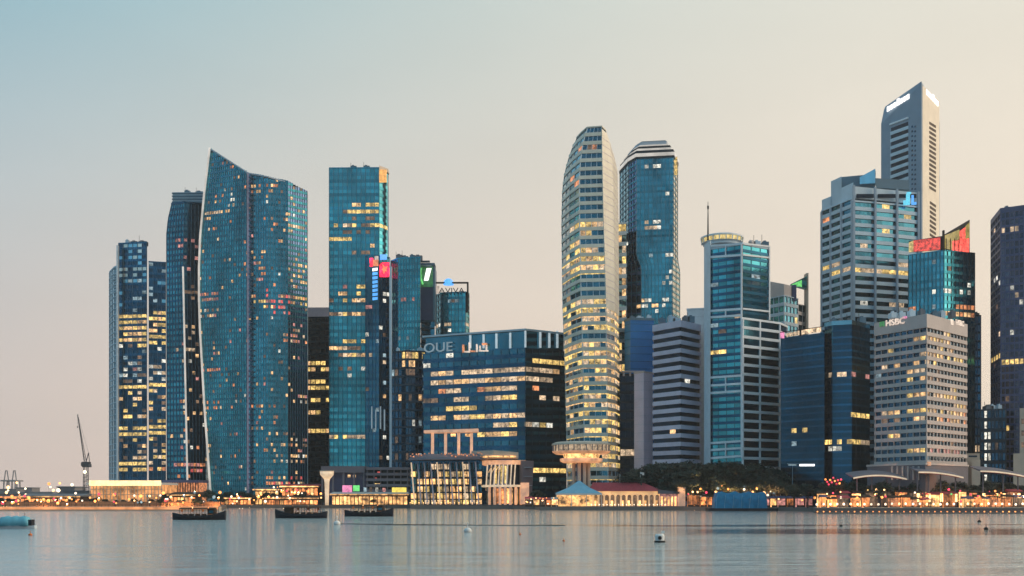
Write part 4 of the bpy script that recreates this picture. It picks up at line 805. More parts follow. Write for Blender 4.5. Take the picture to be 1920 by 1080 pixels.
# --- far port
for i, (px, w) in enumerate(((12, 1.0), (27, .95))):
    D = 2500; x = X(px, D); T = thing('gantry_crane', ('left' if i == 0 else 'right') + ' of two far port gantry cranes at the horizon', 'crane', (x, D, 2), 'far port cranes')
    s = 14 * w
    mb = MB()
    for sx in (-.5, .5):
        for sy in (0, 16): mb.bar((x + sx * s, D + sy, 2), (x + sx * s * .8, D + sy, 44), 2.2)
    mb.build('legs', 'far_grey', T)
    mb = MB(); mb.box(x - s * .55, x + s * .55, D - 14, D + 30, 42, 45.5); mb.build('girder', 'far_grey', T)
    mb = MB(); mb.bar((x - s * .35, D, 45), (x - s * .12, D, 68), 1.8); mb.bar((x + s * .35, D, 45), (x + s * .12, D, 68), 1.8); mb.bar((x - s * .15, D, 67), (x + s * .15, D, 67), 1.8); mb.build('apex', 'far_grey', T)
    mb = MB(); mb.box(x - s * .5, x + s * .5, D - 1, D + 1, 20, 23); mb.build('portal_beam', 'far_grey', T)
T = building('warehouse', 'long low far warehouse with a lit front on the horizon', (X(60, 1500), 1500, 2))
D = 1500
mb = MB(); mb.box(X(-60, D), X(98, D), D, D + 30, 2, Z(926, D)); mb.build('wall', 'far_grey', T)
mb = MB(); mb.box(X(-60, D), X(98, D), D - .6, D - .1, 4, Z(931, D)); mb.build('lit_front', 'shop_orange', T)
mb = MB(); mb.prism([(X(-62, D), D - 2), (X(100, D), D - 2), (X(100, D), D + 32), (X(-62, D), D + 32)], Z(926, D), Z(922, D)); mb.build('roof', 'roof_grey', T)
for i, (a, c, y, dd) in enumerate(((108, 140, 914, 1150), (-20, 30, 918, 1700), (30, 60, 915, 1800), (120, 170, 922, 1000))):
    T = building('port_shed', ('grey port shed lit from the yard, seen left of the luffing crane', 'far pale port shed at the picture edge below the gantry cranes', 'far tall port shed beside the gantry cranes', 'low dark shed behind the foot of the luffing crane')[i], (X(a, dd), dd, 2))
    mb = MB(); mb.box(X(a, dd), X(c, dd), dd, dd + 30, 2, Z(y, dd)); mb.build('wall', 'far_grey', T)
    mb = MB(); mb.box(X(a, dd) - 1, X(c, dd) + 1, dd - 1, dd + 31, Z(y, dd), Z(y, dd) + 1.2); mb.build('roof', 'roof_grey', T)
    for k in range(4): mb = MB(); x = X(a + (c - a) * (k + .3) / 4, dd); mb.box(x, x + 3, dd - .4, dd - .1, 4, 7); mb.build('door', 'win_orange', T)
for k in range(20):
    px = random.uniform(2, 150); lamp(px, random.choice((907, 912, 918, 924, 930)) + random.uniform(-2, 2), random.uniform(1000, 1500), random.choice(('flood', 'lamp_orange', 'lamp_warm')), random.uniform(1.2, 1.9), 'tall yard lamp in the far port left of the crane', 'far port yard lamps')

# --- lit restaurant row between the sail towers and the funnel light
def lit_row(label, px0, px1, ytop, D, mat, roof, sign=None, n_=8, name='restaurant'):
    T = building(name, label, (X((px0 + px1) / 2, D), D, 2)); w = X(px1, D) - X(px0, D); x0 = X(px0, D)
    mb = MB(); mb.box(x0, x0 + w, D + .6, D + 14, 2, Z(ytop, D)); mb.build('wall', 'wood_dark', T)
    for k in range(n_): mb = MB(); mb.box(x0 + w * (k + .12) / n_, x0 + w * (k + .88) / n_, D + .3, D + .58, 2.4, Z(ytop, D) - 1.4); mb.build('shop_window', mat if random.random() < .75 else 'shop_warm', T)
    mb = MB(); mb.prism([(x0 - 1.2, D - 2), (x0 + w + 1.2, D - 2), (x0 + w + 1.2, D + 15), (x0 - 1.2, D + 15)], Z(ytop, D), [Z(ytop, D) + .5, Z(ytop, D) + .5, Z(ytop, D) + 1.8, Z(ytop, D) + 1.8]); mb.build('roof', roof, T)
    mb = MB(); mb.box(x0 - 1, x0 + w + 1, D - 2.3, D - 2.05, Z(ytop, D) - .5, Z(ytop, D) + .3); mb.build('eave_light', 'shop_warm', T)
    return T
lit_row('orange lit terrace restaurant with red canopy below the tall sail tower', 528, 596, 912, 735, 'shop_orange', 'red_tile', n_=9)
lit_row('small warm lit kiosk row at the foot of the tall sail tower', 478, 522, 918, 735, 'shop_warm', 'roof_grey', n_=6)
lit_row('low waterfront cafe with orange windows behind the first dark boat', 414, 470, 934, 712, 'shop_orange', 'wood_dark', n_=8)
lit_row('low waterfront cafe with orange windows behind the second dark boat', 500, 596, 934, 710, 'shop_orange', 'wood_dark', n_=12)
lit_row('added low glowing orange front left of the luffing crane', 38, 150, 931, 655, 'shop_orange', 'roof_grey', n_=16, name='glow_front')  # glowing row added to strengthen the orange shore glow
lit_row('small orange lit kiosk right of the glowing hall', 318, 366, 928, 640, 'shop_orange', 'wood_dark', n_=7, name='kiosk')
# --- funnel shaped light column
D = 694; T = thing('light_column', 'white glowing column with flared funnel top on the quay', 'column', (X(612.5, D), D, 2))
mb = MB(); mb.lathe((X(613, D), D, 2), [(1.2, 0), (1.3, 6), (1.6, 15), (2.0, 17.0)], 16); mb.build('stem', 'column_glow', T, smooth=True)
mb = MB(); mb.lathe((X(613, D), D, 19.0), [(2.0, 0), (4.4, 2.8), (4.6, 5.0)], 16); mb.build('funnel', 'column_glow', T, smooth=True)
mb = MB(); mb.lathe((X(613, D), D, 24.0), [(4.75, 0), (4.75, .6)], 16); mb.build('rim', 'stone_warm', T)
# --- low flat roofed hall and shops
D = 722; T = building('flat_roof_hall', 'low lilac grey hall with a deep flat roof behind the funnel column', (X(640, D), D, 2))
mb = MB(); mb.box(X(602, D), X(684, D), D, D + 20, Z(886, D), Z(874, D)); mb.build('roof', 'roof_lilac', T)
mb = MB(); mb.box(X(606, D), X(684, D), D + 5, D + 18, 2, Z(886, D)); mb.build('wall', 'purple_panel', T)
for px in (602, 622, 642, 662, 680): mb = MB(); mb.box(X(px, D), X(px + 3.5, D), D + .5, D + 2, 2, Z(886, D)); mb.build('column', 'roof_lilac', T)
for px in (650, 660): mb = MB(); mb.box(X(px, D), X(px + 5, D), D + 4.6, D + 4.9, Z(895, D), Z(890, D)); mb.build('window', 'win_warm', T)
T = building('car_park_block', 'low block of open concrete decks left of the glass hotel', (X(725, 720), 720, 2))
for k in range(5):
    mb = MB(); y = 876 + k * 10.5; mb.box(X(686, 720), X(766, 720), 720, 740, Z(y + 5, 720), Z(y, 720)); mb.build('deck', 'roof_lilac', T)
mb = MB(); mb.box(X(687, 720), X(765, 720), 724, 738, 2, Z(876, 720)); mb.build('wall', 'core_dark', T)
for k in range(7): mb = MB(); mb.box(X(687 + k * 12.6, 720), X(689 + k * 12.6, 720), 721, 723, 2, Z(876, 720)); mb.build('column', 'roof_lilac', T)
for px, y, c in ((700, 895, 'win_red'), (706, 884, 'win_red'), (700, 906, 'win_gold'), (706, 906, 'win_warm'), (722, 896, 'win_dim'), (740, 886, 'win_dim')): mb = MB(); mb.box(X(px, 720), X(px + 5, 720), 723.5, 723.9, Z(y + 3.5, 720), Z(y, 720)); mb.build('deck_light', c, T)
T = lit_row('long warm lit shop row with pink and yellow signs on the quay', 622, 764, 927, 708, 'shop_warm', 'white_paint', n_=20, name='shop_row')
D = 705
for a, c, y0, y1, mt in ((642, 660, 910, 923, 'sign_pink'), (662, 674, 910, 921, 'sign_green'), (682, 687, 914, 922, 'win_cool'), (693, 698, 914, 922, 'win_dim'), (704, 709, 914, 922, 'win_white'), (717, 723, 915, 922, 'win_pink'), (735, 762, 914, 923, 'sign_yellow')):
    mb = MB(); mb.box(X(a, D), X(c, D), D - .2, D + .2, Z(y1, D), Z(y0, D)); mb.build('sign_board', mt, T)
# --- glass hotel with leaning columns
T = building('glass_hotel', 'glass waterfront hotel with leaning white columns and lit rooms', (X(840, 672), 672, 0))
E = (766, 684, 905, 664); fh = front([(766, 684), (905, 664)])
mb = MB(); mb.prism(offset(closed(front([(766, 686), (905, 666)]), 22), -1.2), 1, Z(862, 668)); mb.build('wall', 'glass_dark', T)
mb = MB(); mb.prism(offset(closed(fh, 24), 1.2), -2, 2.6); mb.build('plinth', 'quay_stone', T)
rows = [(870, 880), (884, 894), (898, 908), (912, 922), (925, 935), (937, 945)]
for i, (ya, yb) in enumerate(rows):
    for k in range(11):
        px = 770 + k * 12.3
        pr = (.45, .55, .6, .65, .75, .95)[i]
        if 4 <= k <= 8: pr += .2
        key = random.choice(('win_gold', 'win_warm', 'win_pale', 'shop_warm')) if random.random() < pr else 'glass_navy'
        panel(T, 'window', key, E, px, px + 9.5, ya, yb, -.4, .3)
    panel(T, 'floor_slab', 'dark_line', E, 766.5, 904.5, yb, yb + 2.2, .1, .8)
for k in range(11):
    px = 773 + k * 12; p, q = on(*E, px, 1.4), on(*E, px + 6, 1.0); mb = MB()
    mb.bar((p.x, p.y, Z(866, 668)), (q.x, q.y, 2.6), .7); mb.build('leaning_column', 'lilac_grey' if k % 4 else 'column_glow', T)
for k in range(10):
    px = 779 + k * 12; p, q = on(*E, px, .9), on(*E, px + 6, .6); mb = MB()
    mb.bar((p.x, p.y, Z(866, 668)), (q.x, q.y, 2.6), .4); mb.build('timber_fin', 'wood_dark', T)
mb = MB(); pl = closed(front([(770, 680), (800, 666), (908, 660)]), 20); mb.loft([[(x, y, Z(862, 668)) for x, y in offset(pl, 1.6)], [(x, y, Z(857, 668)) for x, y in offset(pl, .6)], [(x, y, Z(851, 668)) for x, y in offset(pl, -3)]]); mb.build('roof', 'roof_lilac', T)
mb = MB()
for k in range(40): px = 772 + k * 3.4; p = on(770, 680, 908, 660, px, random.uniform(.2, 2)); z = Z(random.uniform(851, 858), 668); mb.box(p.x - .4, p.x + .4, p.y - 4, p.y - 3.2, z, z + .8)
mb.build('roof_bar_lamps', 'win_orange', T, kind='stuff')
for k in range(16):
    p = on(*E, 772 + k * 8.3, 2.2); mb = MB(); mb.tube([(p.x, p.y, 2.6), (p.x, p.y, 3.6)], .06, 5); mb.ball((p.x, p.y, 3.8), .26, 6, 4); mb.build('terrace_lamp', 'lamp_warm', T)
mb = MB(); pq = [on(*E, px, 1.15) for px in (767, 904)]; mb.bar((pq[0].x, pq[0].y - .9, 3.5), (pq[1].x, pq[1].y - .9, 3.5), .08)
for k in range(40): p = on(*E, 767.5 + k * 3.45, 2.0); mb.box(p.x - .03, p.x + .03, p.y - .03, p.y + .03, 2.6, 3.5)
mb.build('terrace_railing', 'black_metal', T)
# roof pergola
T = thing('roof_pergola', 'orange lit portal frame of four columns on top of the glass hotel', 'pergola', (X(846, 672), 674, Z(851, 668)))
for px in (811, 835.5, 860, 884): mb = MB(); mb.box(X(px - 2.6, 672), X(px + 2.6, 672), 671, 673, Z(852, 668), Z(812, 672)); mb.build('column', 'orange_glow', T)
mb = MB(); mb.hexa([(X(795, 672), 680, Z(812, 672)), (X(795, 672), 670, Z(812, 672)), (X(897, 672), 669, Z(810, 672)), (X(897, 672), 680, Z(810, 672)), (X(795, 672), 680, Z(807, 672)), (X(795, 672), 670, Z(807, 672)), (X(897, 672), 669, Z(804, 672)), (X(897, 672), 680, Z(804, 672))]); mb.build('roof', 'orange_glow', T)
for px in (845, 872): mb = MB(); mb.box(X(px, 672), X(px + 9, 672), 673, 675, Z(818, 672), Z(813, 672)); mb.build('downlight', 'shop_warm', T)
# drum with columns
T = building('colonnade_building', 'orange lit colonnaded drum with cream roof beside the glass hotel', (X(945, 655), 655, 0))
fd = front([(905, 666), (925, 657), (960, 654), (985, 660)]); pl = closed(fd, 22)
mb = MB(); mb.prism(offset(pl, -2.4), 1, Z(862, 658)); mb.build('wall', 'glass_violet', T)
mb = MB(); mb.prism(offset(pl, .8), -2, 2.6); mb.build('plinth', 'quay_stone', T)
mb = MB(); mb.ring(offset(pl, .3), offset(pl, -2.6), Z(871, 658), Z(863, 658)); mb.build('lintel', 'orange_glow', T)
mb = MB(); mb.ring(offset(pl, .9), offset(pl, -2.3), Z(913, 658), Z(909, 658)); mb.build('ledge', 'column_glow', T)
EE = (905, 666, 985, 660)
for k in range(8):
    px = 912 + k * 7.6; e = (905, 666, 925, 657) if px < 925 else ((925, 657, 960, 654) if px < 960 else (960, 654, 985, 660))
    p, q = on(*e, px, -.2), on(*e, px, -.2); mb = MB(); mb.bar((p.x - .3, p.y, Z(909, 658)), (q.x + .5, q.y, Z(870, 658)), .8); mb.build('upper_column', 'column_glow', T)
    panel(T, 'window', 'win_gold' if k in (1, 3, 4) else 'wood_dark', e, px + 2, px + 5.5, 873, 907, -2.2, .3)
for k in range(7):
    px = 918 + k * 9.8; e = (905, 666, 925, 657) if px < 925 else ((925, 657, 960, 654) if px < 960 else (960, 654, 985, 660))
    p = on(*e, px, .1); mb = MB(); mb.tube([(p.x, p.y, 2.6), (p.x, p.y, Z(913, 658))], .8, 8); mb.build('lower_column', 'orange_glow', T)
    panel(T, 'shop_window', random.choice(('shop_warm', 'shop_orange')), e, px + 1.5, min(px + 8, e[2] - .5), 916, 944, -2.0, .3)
mb = MB(); mb.prism(offset(closed(front([(884, 668), (925, 652), (972, 654)]), 16), 0), Z(860, 658), [Z(846, 668), Z(844, 652), Z(848, 654), Z(848, 654), Z(846, 668)]); mb.build('roof', 'stone_warm', T)
mb = MB(); p = front([(886, 666), (925, 650.5), (968, 652.5)]); mb.prism([p[0], p[1], p[2], (p[2][0], p[2][1] + .5), (p[1][0], p[1][1] + .6), (p[0][0], p[0][1] + .6)], Z(858, 658), Z(855, 658)); mb.build('roof_light', 'shop_warm', T)
for k in range(4): mb = MB(); x = X(916 + k * 6, 652); mb.bar((x, 652, Z(886, 655)), (x + 2, 652, Z(875, 655)), .6); mb.build('bracket_lamp', 'win_warm', T)
T = building('tapered_stone_block', 'tapering lilac stone block at the end of the colonnaded drum', (X(988, 662), 662, 2))
mb = MB(); za, zb = 1.5, Z(864, 660); mb.hexa([(X(972, 664), 664, za), (X(982, 656), 656, za), (X(996, 660), 660, za), (X(994, 676), 676, za), (X(972, 664), 664, zb), (X(978, 654), 654, zb), (X(1001, 660), 660, zb), (X(1001, 676), 676, zb)]); mb.build('wall', 'roof_lilac', T)
for k in range(4): mb = MB(); y = 876 + k * 17; mb.box(X(982.5, 655), X(998, 655), 655.2, 657.5, Z(y + .8, 657), Z(y, 657)); mb.build('stone_joint', 'grey_panel', T)
mb = MB(); mb.box(X(976, 655), X(992, 655), 654.6, 655, 3, Z(905, 655)); mb.build('uplit_panel', 'orange_glow', T)
# --- disc restaurant on stilts
D = 645; x0 = X(1090, D); T = building('disc_restaurant', 'round two tier disc restaurant on columns in front of the rounded tower', (x0, D, 2))
zt = lambda y: Z(y, D)
mb = MB(); mb.lathe((x0, D, zt(852)), [(15.5, 0), (17.4, 1.2), (17.8, 1.8)], 40); mb.build('upper_disc_base', 'orange_glow', T)
mb = MB(); mb.lathe((x0, D, zt(852) + 1.8), [(17.2, 0), (17.2, 3.6)], 40); mb.build('upper_glazing', 'win_pale', T)
mb = MB(); mb.lathe((x0, D, zt(852) + 5.4), [(18, 0), (17.8, 1.0), (15.5, 1.9)], 40); mb.build('upper_roof', 'stone_warm', T)
for k in range(30): a = 2 * math.pi * k / 30; mb = MB(); mb.box(-.22, .22, -.22, .22, 0, 3.6); o = mb.build('window_post', 'roof_lilac', T); o.location = (x0 + 17.4 * math.cos(a), D + 17.4 * math.sin(a), zt(852) + 1.8); o.rotation_euler.z = a
mb = MB(); mb.lathe((x0, D, zt(860)), [(10.5, 0), (11, 2.6)], 32); mb.build('neck_glow', 'shop_warm', T)
mb = MB(); mb.lathe((x0, D, zt(868)), [(11, 0), (12.6, .8), (13, 2.0), (12.8, 2.6)], 40); mb.build('lower_disc', 'orange_glow', T)
for k, a in enumerate((-1.9, -1.2, -.4, .6, 1.8, 2.9)): mb = MB(); mb.tube([(x0 + 4.6 * math.cos(a), D + 4.6 * math.sin(a), 2), (x0 + 4.6 * math.cos(a), D + 4.6 * math.sin(a), zt(868))], 1.05, 10); mb.build('column', 'stone_warm', T, smooth=True)
mb = MB(); mb.lathe((x0, D, 2), [(3.0, 0), (3.0, zt(868) - 2)], 16); mb.build('lift_core', 'purple_panel', T)
mb = MB(); D2 = 660; mb.prism(closed(front([(1066, D2 + 4), (1105, D2), (1110, D2 + 4)]), 10), zt(838), zt(824)); mb.build('blue_roof_box', 'blue_canvas', T)
for px in (1073,): 
    mb = MB(); mb.box(X(px, D2), X(px + 34, D2), D2 + 2, D2 + 8, zt(846), zt(838)); mb.build('roof_box_base', 'stone_warm', T)

# --- pier with red roof
D = 604; T = building('pier_hall', 'pier hall with red tiled roof and glowing yellow arcade', (X(1172, D), D + 10, 1))
x0, x1 = X(1112, D), X(1238, D); ze, zr = Z(921, D), Z(905, D + 10)
mb = MB(); mb.hexa([(x0 - 2, D + 22, ze), (x0 - 2, D - 2, ze), (x1 + 2, D - 2, ze), (x1 + 2, D + 22, ze), (x0 + 1, D + 12, zr), (x0 + 1, D + 8, zr), (x1 - 9, D + 8, zr), (x1 - 9, D + 12, zr)]); rf = mb.build('roof', 'red_tile', T)
mb = MB()
for k in range(42): x = x0 + (x1 - x0 - 8) * k / 41; mb.bar((x, D - 2.05, ze + .1), (x, D + 7.9, zr + .1), .16)
mb.build('roof_ribs', 'red_tile', rf, kind='stuff')
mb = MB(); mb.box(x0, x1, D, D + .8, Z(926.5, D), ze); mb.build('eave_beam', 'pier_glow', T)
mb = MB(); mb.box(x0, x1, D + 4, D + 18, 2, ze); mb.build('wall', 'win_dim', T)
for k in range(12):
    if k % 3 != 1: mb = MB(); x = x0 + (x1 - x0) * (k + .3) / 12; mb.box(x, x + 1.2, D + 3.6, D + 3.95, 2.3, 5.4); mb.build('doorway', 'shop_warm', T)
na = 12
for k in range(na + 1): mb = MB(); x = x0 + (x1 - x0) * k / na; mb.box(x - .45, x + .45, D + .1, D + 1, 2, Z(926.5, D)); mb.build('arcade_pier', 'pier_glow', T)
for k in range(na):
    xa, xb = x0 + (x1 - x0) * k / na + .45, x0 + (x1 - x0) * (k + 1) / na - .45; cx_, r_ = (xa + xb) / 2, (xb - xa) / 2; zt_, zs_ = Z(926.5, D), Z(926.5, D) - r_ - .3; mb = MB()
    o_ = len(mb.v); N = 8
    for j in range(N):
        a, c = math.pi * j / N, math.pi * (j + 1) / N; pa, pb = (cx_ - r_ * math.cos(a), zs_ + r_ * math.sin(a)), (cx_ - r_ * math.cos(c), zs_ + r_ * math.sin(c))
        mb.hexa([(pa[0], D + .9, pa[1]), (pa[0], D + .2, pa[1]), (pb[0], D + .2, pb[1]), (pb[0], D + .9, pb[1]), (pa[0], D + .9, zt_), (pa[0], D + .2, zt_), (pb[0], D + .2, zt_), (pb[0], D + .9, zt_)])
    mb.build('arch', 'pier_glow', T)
mb = MB(); mb.box(x0 - 4, x1 + 14, D - 5, D + 20, -2, 2.3); mb.build('pier_base', 'quay_stone', T)
for k in range(20): mb = MB(); x = X(1108 + k * 7.2, D); mb.tube([(x, D - 4.6, 2.3), (x, D - 4.6, 3.0)], .06, 5); mb.ball((x, D - 4.6, 3.2), .3, 6, 4); mb.build('edge_lamp', 'lamp_white', T)
for px, yt in ((1165, 889), (1204, 884), (1247, 893)):
    mb = MB(); mb.tube([(X(px, D), D + 8, ze if px > 1240 else zr - .3), (X(px, D), D + 8, Z(yt, D))], .18, 6); mb.build('flagpole', 'white_paint', T)
mb = MB(); x = X(1204.5, D); mb.loft([[(x, D + 7.9, Z(890, D)), (x, D + 8.1, Z(890, D)), (x, D + 8.1, Z(884.5, D)), (x, D + 7.9, Z(884.5, D))], [(x + 1, D + 7.6, Z(890.4, D)), (x + 1, D + 7.8, Z(890.4, D)), (x + 1, D + 7.8, Z(885, D)), (x + 1, D + 7.6, Z(885, D))], [(x + 2, D + 8, Z(890.6, D)), (x + 2, D + 8.2, Z(890.6, D)), (x + 2, D + 8.2, Z(885.4, D)), (x + 2, D + 8, Z(885.4, D))]]); mb.build('flag', 'white_paint', T)
# annex right of the pier
T = building('pier_annex', 'pink lit low annex with a bright square tower right of the red roofed pier', (X(1262, 602), 606, 2)); D = 602
mb = MB(); mb.box(X(1238, D), X(1272, D), D + 2, D + 14, 2, Z(926, D)); mb.build('wall', 'win_pink', T)
mb = MB(); mb.prism([(X(1234, D), D), (X(1274, D), D), (X(1274, D), D + 16), (X(1234, D), D + 16)], Z(926, D), [Z(918, D), Z(922, D), Z(922, D), Z(914, D)]); mb.build('roof', 'roof_lilac', T)
mb = MB(); mb.box(X(1272, D), X(1285, D), D, D + 4, 2, Z(916, D)); mb.build('tower', 'orange_glow', T)
mb = MB(); mb.box(X(1271, D), X(1286, D), D - .4, D + 4.4, Z(916, D), Z(913.5, D)); mb.build('tower_cap', 'stone_warm', T)
for k in range(5): mb = MB(); mb.box(X(1240 + k * 6.4, D), X(1243.5 + k * 6.4, D), D + 1.6, D + 1.9, 2.4, Z(931, D)); mb.build('shop_window', 'shop_warm', T)
# blue pyramid tent and stalls
D = 598; T = building('marquee', 'pale blue pyramid marquee beside the red roofed pier', (X(1085, D), D + 8, 2), 'tent')
xa, xb, za, zp = X(1042, D), X(1129, D), Z(925, D), Z(901, D)
mb = MB(); ap = (X(1088, D), D + 9, zp); o_ = [(xa, D, za), (xb, D, za), (xb, D + 18, za), (xa, D + 18, za)]
mb.loft([o_, [((p[0] * .45 + ap[0] * .55), p[1] * .45 + ap[1] * .55, za + (zp - za) * .46) for p in o_], [((p[0] * .03 + ap[0] * .97), p[1] * .03 + ap[1] * .97, zp) for p in o_]]); mb.build('canopy', 'blue_canvas', T)
for x in (xa + .3, xa * .66 + xb * .34, xa * .34 + xb * .66, xb - .3): mb = MB(); mb.tube([(x, D + .4, 2), (x, D + .4, za)], .18, 6); mb.build('pole', 'white_paint', T)
mb = MB(); mb.box(xa + 1, xb - 1, D + 10, D + 10.4, 2.2, za - .8); mb.build('lit_backdrop', 'shop_warm', T)
mb = MB(); mb.box(xa, xb, D - .15, D + .1, za - .9, za); mb.build('valance', 'white_paint', T)

T = thing('glow_wall', 'added low orange wall catching lamp glow behind the sea wall', 'wall', (X(200, 595), 595, 2))  # wall added to catch lamplight; its orange imitates the lamp glow
mb = MB(); mb.box(X(-200, 595), X(412, 595), 595, 596, 2, 4.6); mb.build('wall', 'lamplit_orange', T)
mb = MB(); mb.box(X(-200, 595), X(412, 595), 594.8, 596.2, 4.6, 4.9); mb.build('coping', 'lamplit_orange', T)
for k in range(40): mb = MB(); x = X(-195 + k * 15.5, 595); mb.box(x - .4, x + .4, 594.7, 595, 2, 4.6); mb.build('pier', 'lamplit_orange', T)
# ================================================================== right hand promenade
def nth(k): return '%d%s' % (k + 1, 'th' if 10 <= k % 100 <= 12 else {0: 'st', 1: 'nd', 2: 'rd'}.get(k % 10, 'th'))
T = thing('quay_wall', 'dark promenade quay wall dotted with two rows of lights at the right', 'quay wall', (X(1725, 487), 487, 0))
mb = MB(); mb.box(X(1530, 486), X(2300, 486), 484.5, 487.6, -1, 2.5); mb.build('wall', 'quay_stone', T)
mb = MB(); mb.box(X(1530, 486), X(2300, 486), 484.2, 487.8, 2.5, 2.75); mb.build('coping', 'stone_warm', T)
for k in range(34): mb = MB(); x = X(1533 + k * 11.6, 484); mb.box(x - .22, x + .22, 484.1, 484.4, .7, 1.1); mb.build('wall_light', 'lamp_orange', T)
mb = MB(); mb.box(X(1530, 486), X(2300, 486), 480.5, 484.4, -1, .55); mb.build('lower_step', 'paving', T)
for k in range(31): lamp(1531 + k * 12.9 + random.uniform(-.6, .6), 945 + random.uniform(-.7, .7), 490, random.choice(('lamp_white', 'lamp_warm', 'lamp_white')), .55, 'globe lamp in the long row on the right quay edge, %s from the left' % nth(k), 'globe lamps along the right promenade', watts=1200 if k % 3 == 1 else 0)
def canopy(label, px0, px1, yl, ym, yr, D, posts):
    T = thing('wave_canopy', label, 'canopy', (X((px0 + px1) / 2, D), D, 2)); N = 14; top = []
    prof = lambda t: (1 - t) ** 2 * yl + 2 * t * (1 - t) * (2 * ym - (yl + yr) / 2) + t * t * yr
    rings = []
    for k in range(N + 1):
        t = k / N; px = px0 + (px1 - px0) * t; x, z = X(px, D), Z(prof(t), D); rings.append([(x, D, z), (x, D + 12, z + 2.4), (x, D + 12, z + 2.9), (x, D, z + .7)])
    mb = MB(); mb.loft(rings); mb.build('roof', 'roof_lilac', T)
    mb = MB(); mb.loft([[(r[0][0], D - .5, r[0][2] - .25), (r[0][0], D + .1, r[0][2] - .25), (r[0][0], D + .1, r[0][2] + .45), (r[0][0], D - .5, r[0][2] + .45)] for r in rings]); mb.build('edge_glow', 'column_glow', T)
    mb = MB(); mb.loft([[(r[0][0], D + 1, r[0][2] - .5), (r[0][0], D + 10, r[0][2] + 1.3), (r[0][0], D + 10, r[0][2] + 1.45), (r[0][0], D + 1, r[0][2] - .2)] for r in rings[1:-1]]); mb.build('soffit', 'red_tile', T)
    for px in posts:
        t = (px - px0) / (px1 - px0); mb = MB(); mb.tube([(X(px, D), D + 4, 2), (X(px, D), D + 4, Z(prof(t), D) + .6)], .32, 8); p_ = mb.build('post', 'roof_lilac', T)
        mb = MB(); mb.box(X(px, D) - .55, X(px, D) + .55, D + 2.6, D + 3.2, 5.2, 9.2); mb.build('uplight', 'lamp_warm', p_)
canopy('long flat lit canopy left of the bank building podium', 1600, 1700, 897, 892, 899, 512, (1612, 1640, 1668, 1692))
canopy('middle lit wave canopy in front of the bank building', 1722, 1806, 886, 888, 896, 508, (1726, 1747, 1770, 1798))
canopy('rightmost lit wave canopy cut by the right picture edge', 1838, 1930, 884, 887, 896, 508, (1850, 1888, 1916))
def stall(label, px0, px1, ytop, D, mat, roof, group):
    T = thing('market_stall', label, 'stall', (X((px0 + px1) / 2, D), D, 2), group); x0, x1, z = X(px0, D), X(px1, D), Z(ytop, D)
    mb = MB(); mb.box(x0, x1, D + 1.8, D + 3, 2, z - .3); mb.build('back_wall', mat, T)
    mb = MB(); mb.box(x0, x1, D - .2, D + .5, 2, 3.0); mb.build('counter', 'wood_dark', T)
    mb = MB(); mb.prism([(x0 - .3, D - .8), (x1 + .3, D - .8), (x1 + .3, D + 3.3), (x0 - .3, D + 3.3)], z - .1, [z + .1, z + .1, z + 1.1, z + 1.1]); mb.build('awning', roof, T)
    for x in (x0, x1): mb = MB(); mb.box(x - .08, x + .08, D - .5, D - .34, 2, z); mb.build('post', 'black_metal', T)
px = 1540; i = 0
while px < 1925:
    i += 1
    w = random.uniform(9, 20)
    if random.random() < .8: stall('low lit market stall behind the right globe lamps, %s from the left' % nth(i - 1), px, px + w, random.uniform(931, 937), 503, random.choice(('shop_warm', 'shop_orange', 'shop_orange', 'win_dim', 'win_orange')), random.choice(('red_tile', 'wood_dark', 'wood_dark', 'purple_panel')), 'stalls on the right promenade')
    px += w + random.uniform(1, 7)
px = 1535; i = 0
while px < 1925:
    w = random.uniform(12, 26); i += 1
    stall('orange lit pavilion stall in the rear row of the right promenade, %s from the left' % nth(i - 1), px, px + w, random.uniform(921, 928), 511, random.choice(('shop_orange', 'shop_orange', 'shop_warm', 'win_orange', 'win_dim')), random.choice(('red_tile', 'wood_dark', 'wood_dark')), 'rear stalls on the right promenade')
    px += w + random.uniform(2, 12)
px = 985
while px < 1040:
    w = random.uniform(8, 13); stall('low lit market stall left of the pale blue marquee', px, px + w, random.uniform(932, 937), 602, random.choice(('shop_warm', 'shop_orange', 'win_orange', 'win_dim')), random.choice(('red_tile', 'white_paint')), 'stalls left of the marquee'); px += w + 2
px = 1290
while px < 1340:
    w = random.uniform(8, 12); stall('low orange lit stall under the trees right of the pier annex', px, px + w, random.uniform(927, 933), 600, random.choice(('shop_warm', 'shop_orange')), 'wood_dark', 'stalls under the trees'); px += w + 2
for px, w in ((1432, 12), (1447, 10), (1460, 14), (1478, 11), (1494, 15), (1512, 13)): stall('low lit stall between the blue covered barge and the right promenade', px, px + w, 934, 580, random.choice(('shop_warm', 'shop_orange', 'win_pink')), 'purple_panel', 'stalls right of the blue barge')
for k in range(60): lamp(random.uniform(1540, 1922), random.triangular(912, 940, 932), random.uniform(493, 520), random.choice(('lamp_warm', 'lamp_orange', 'lamp_orange', 'lamp_orange', 'lamp_white', 'sign_red', 'win_gold', 'sign_green')), random.triangular(.2, .8, .35), 'small evening lamp scattered among the right promenade stalls', 'lamps among the right stalls', watts=4000 if k % 9 == 0 else 0)
for k in range(36): lamp(random.uniform(1282, 1528), random.triangular(908, 942, 930), random.uniform(578, 600), random.choice(('lamp_warm', 'lamp_orange', 'lamp_orange', 'lamp_orange', 'lamp_white', 'sign_red', 'win_cool')), random.triangular(.3, 1.1, .6), 'small evening lamp under the dark trees right of the pier', 'lamps under the dark trees', watts=1500 if k % 9 == 0 else 0)
for k in range(16): lamp(random.uniform(985, 1042), random.uniform(930, 945), random.uniform(598, 600), random.choice(('lamp_warm', 'lamp_orange', 'lamp_white')), random.uniform(.25, .4), 'small lamp on the quay left of the pale blue marquee', 'lamps left of the marquee')
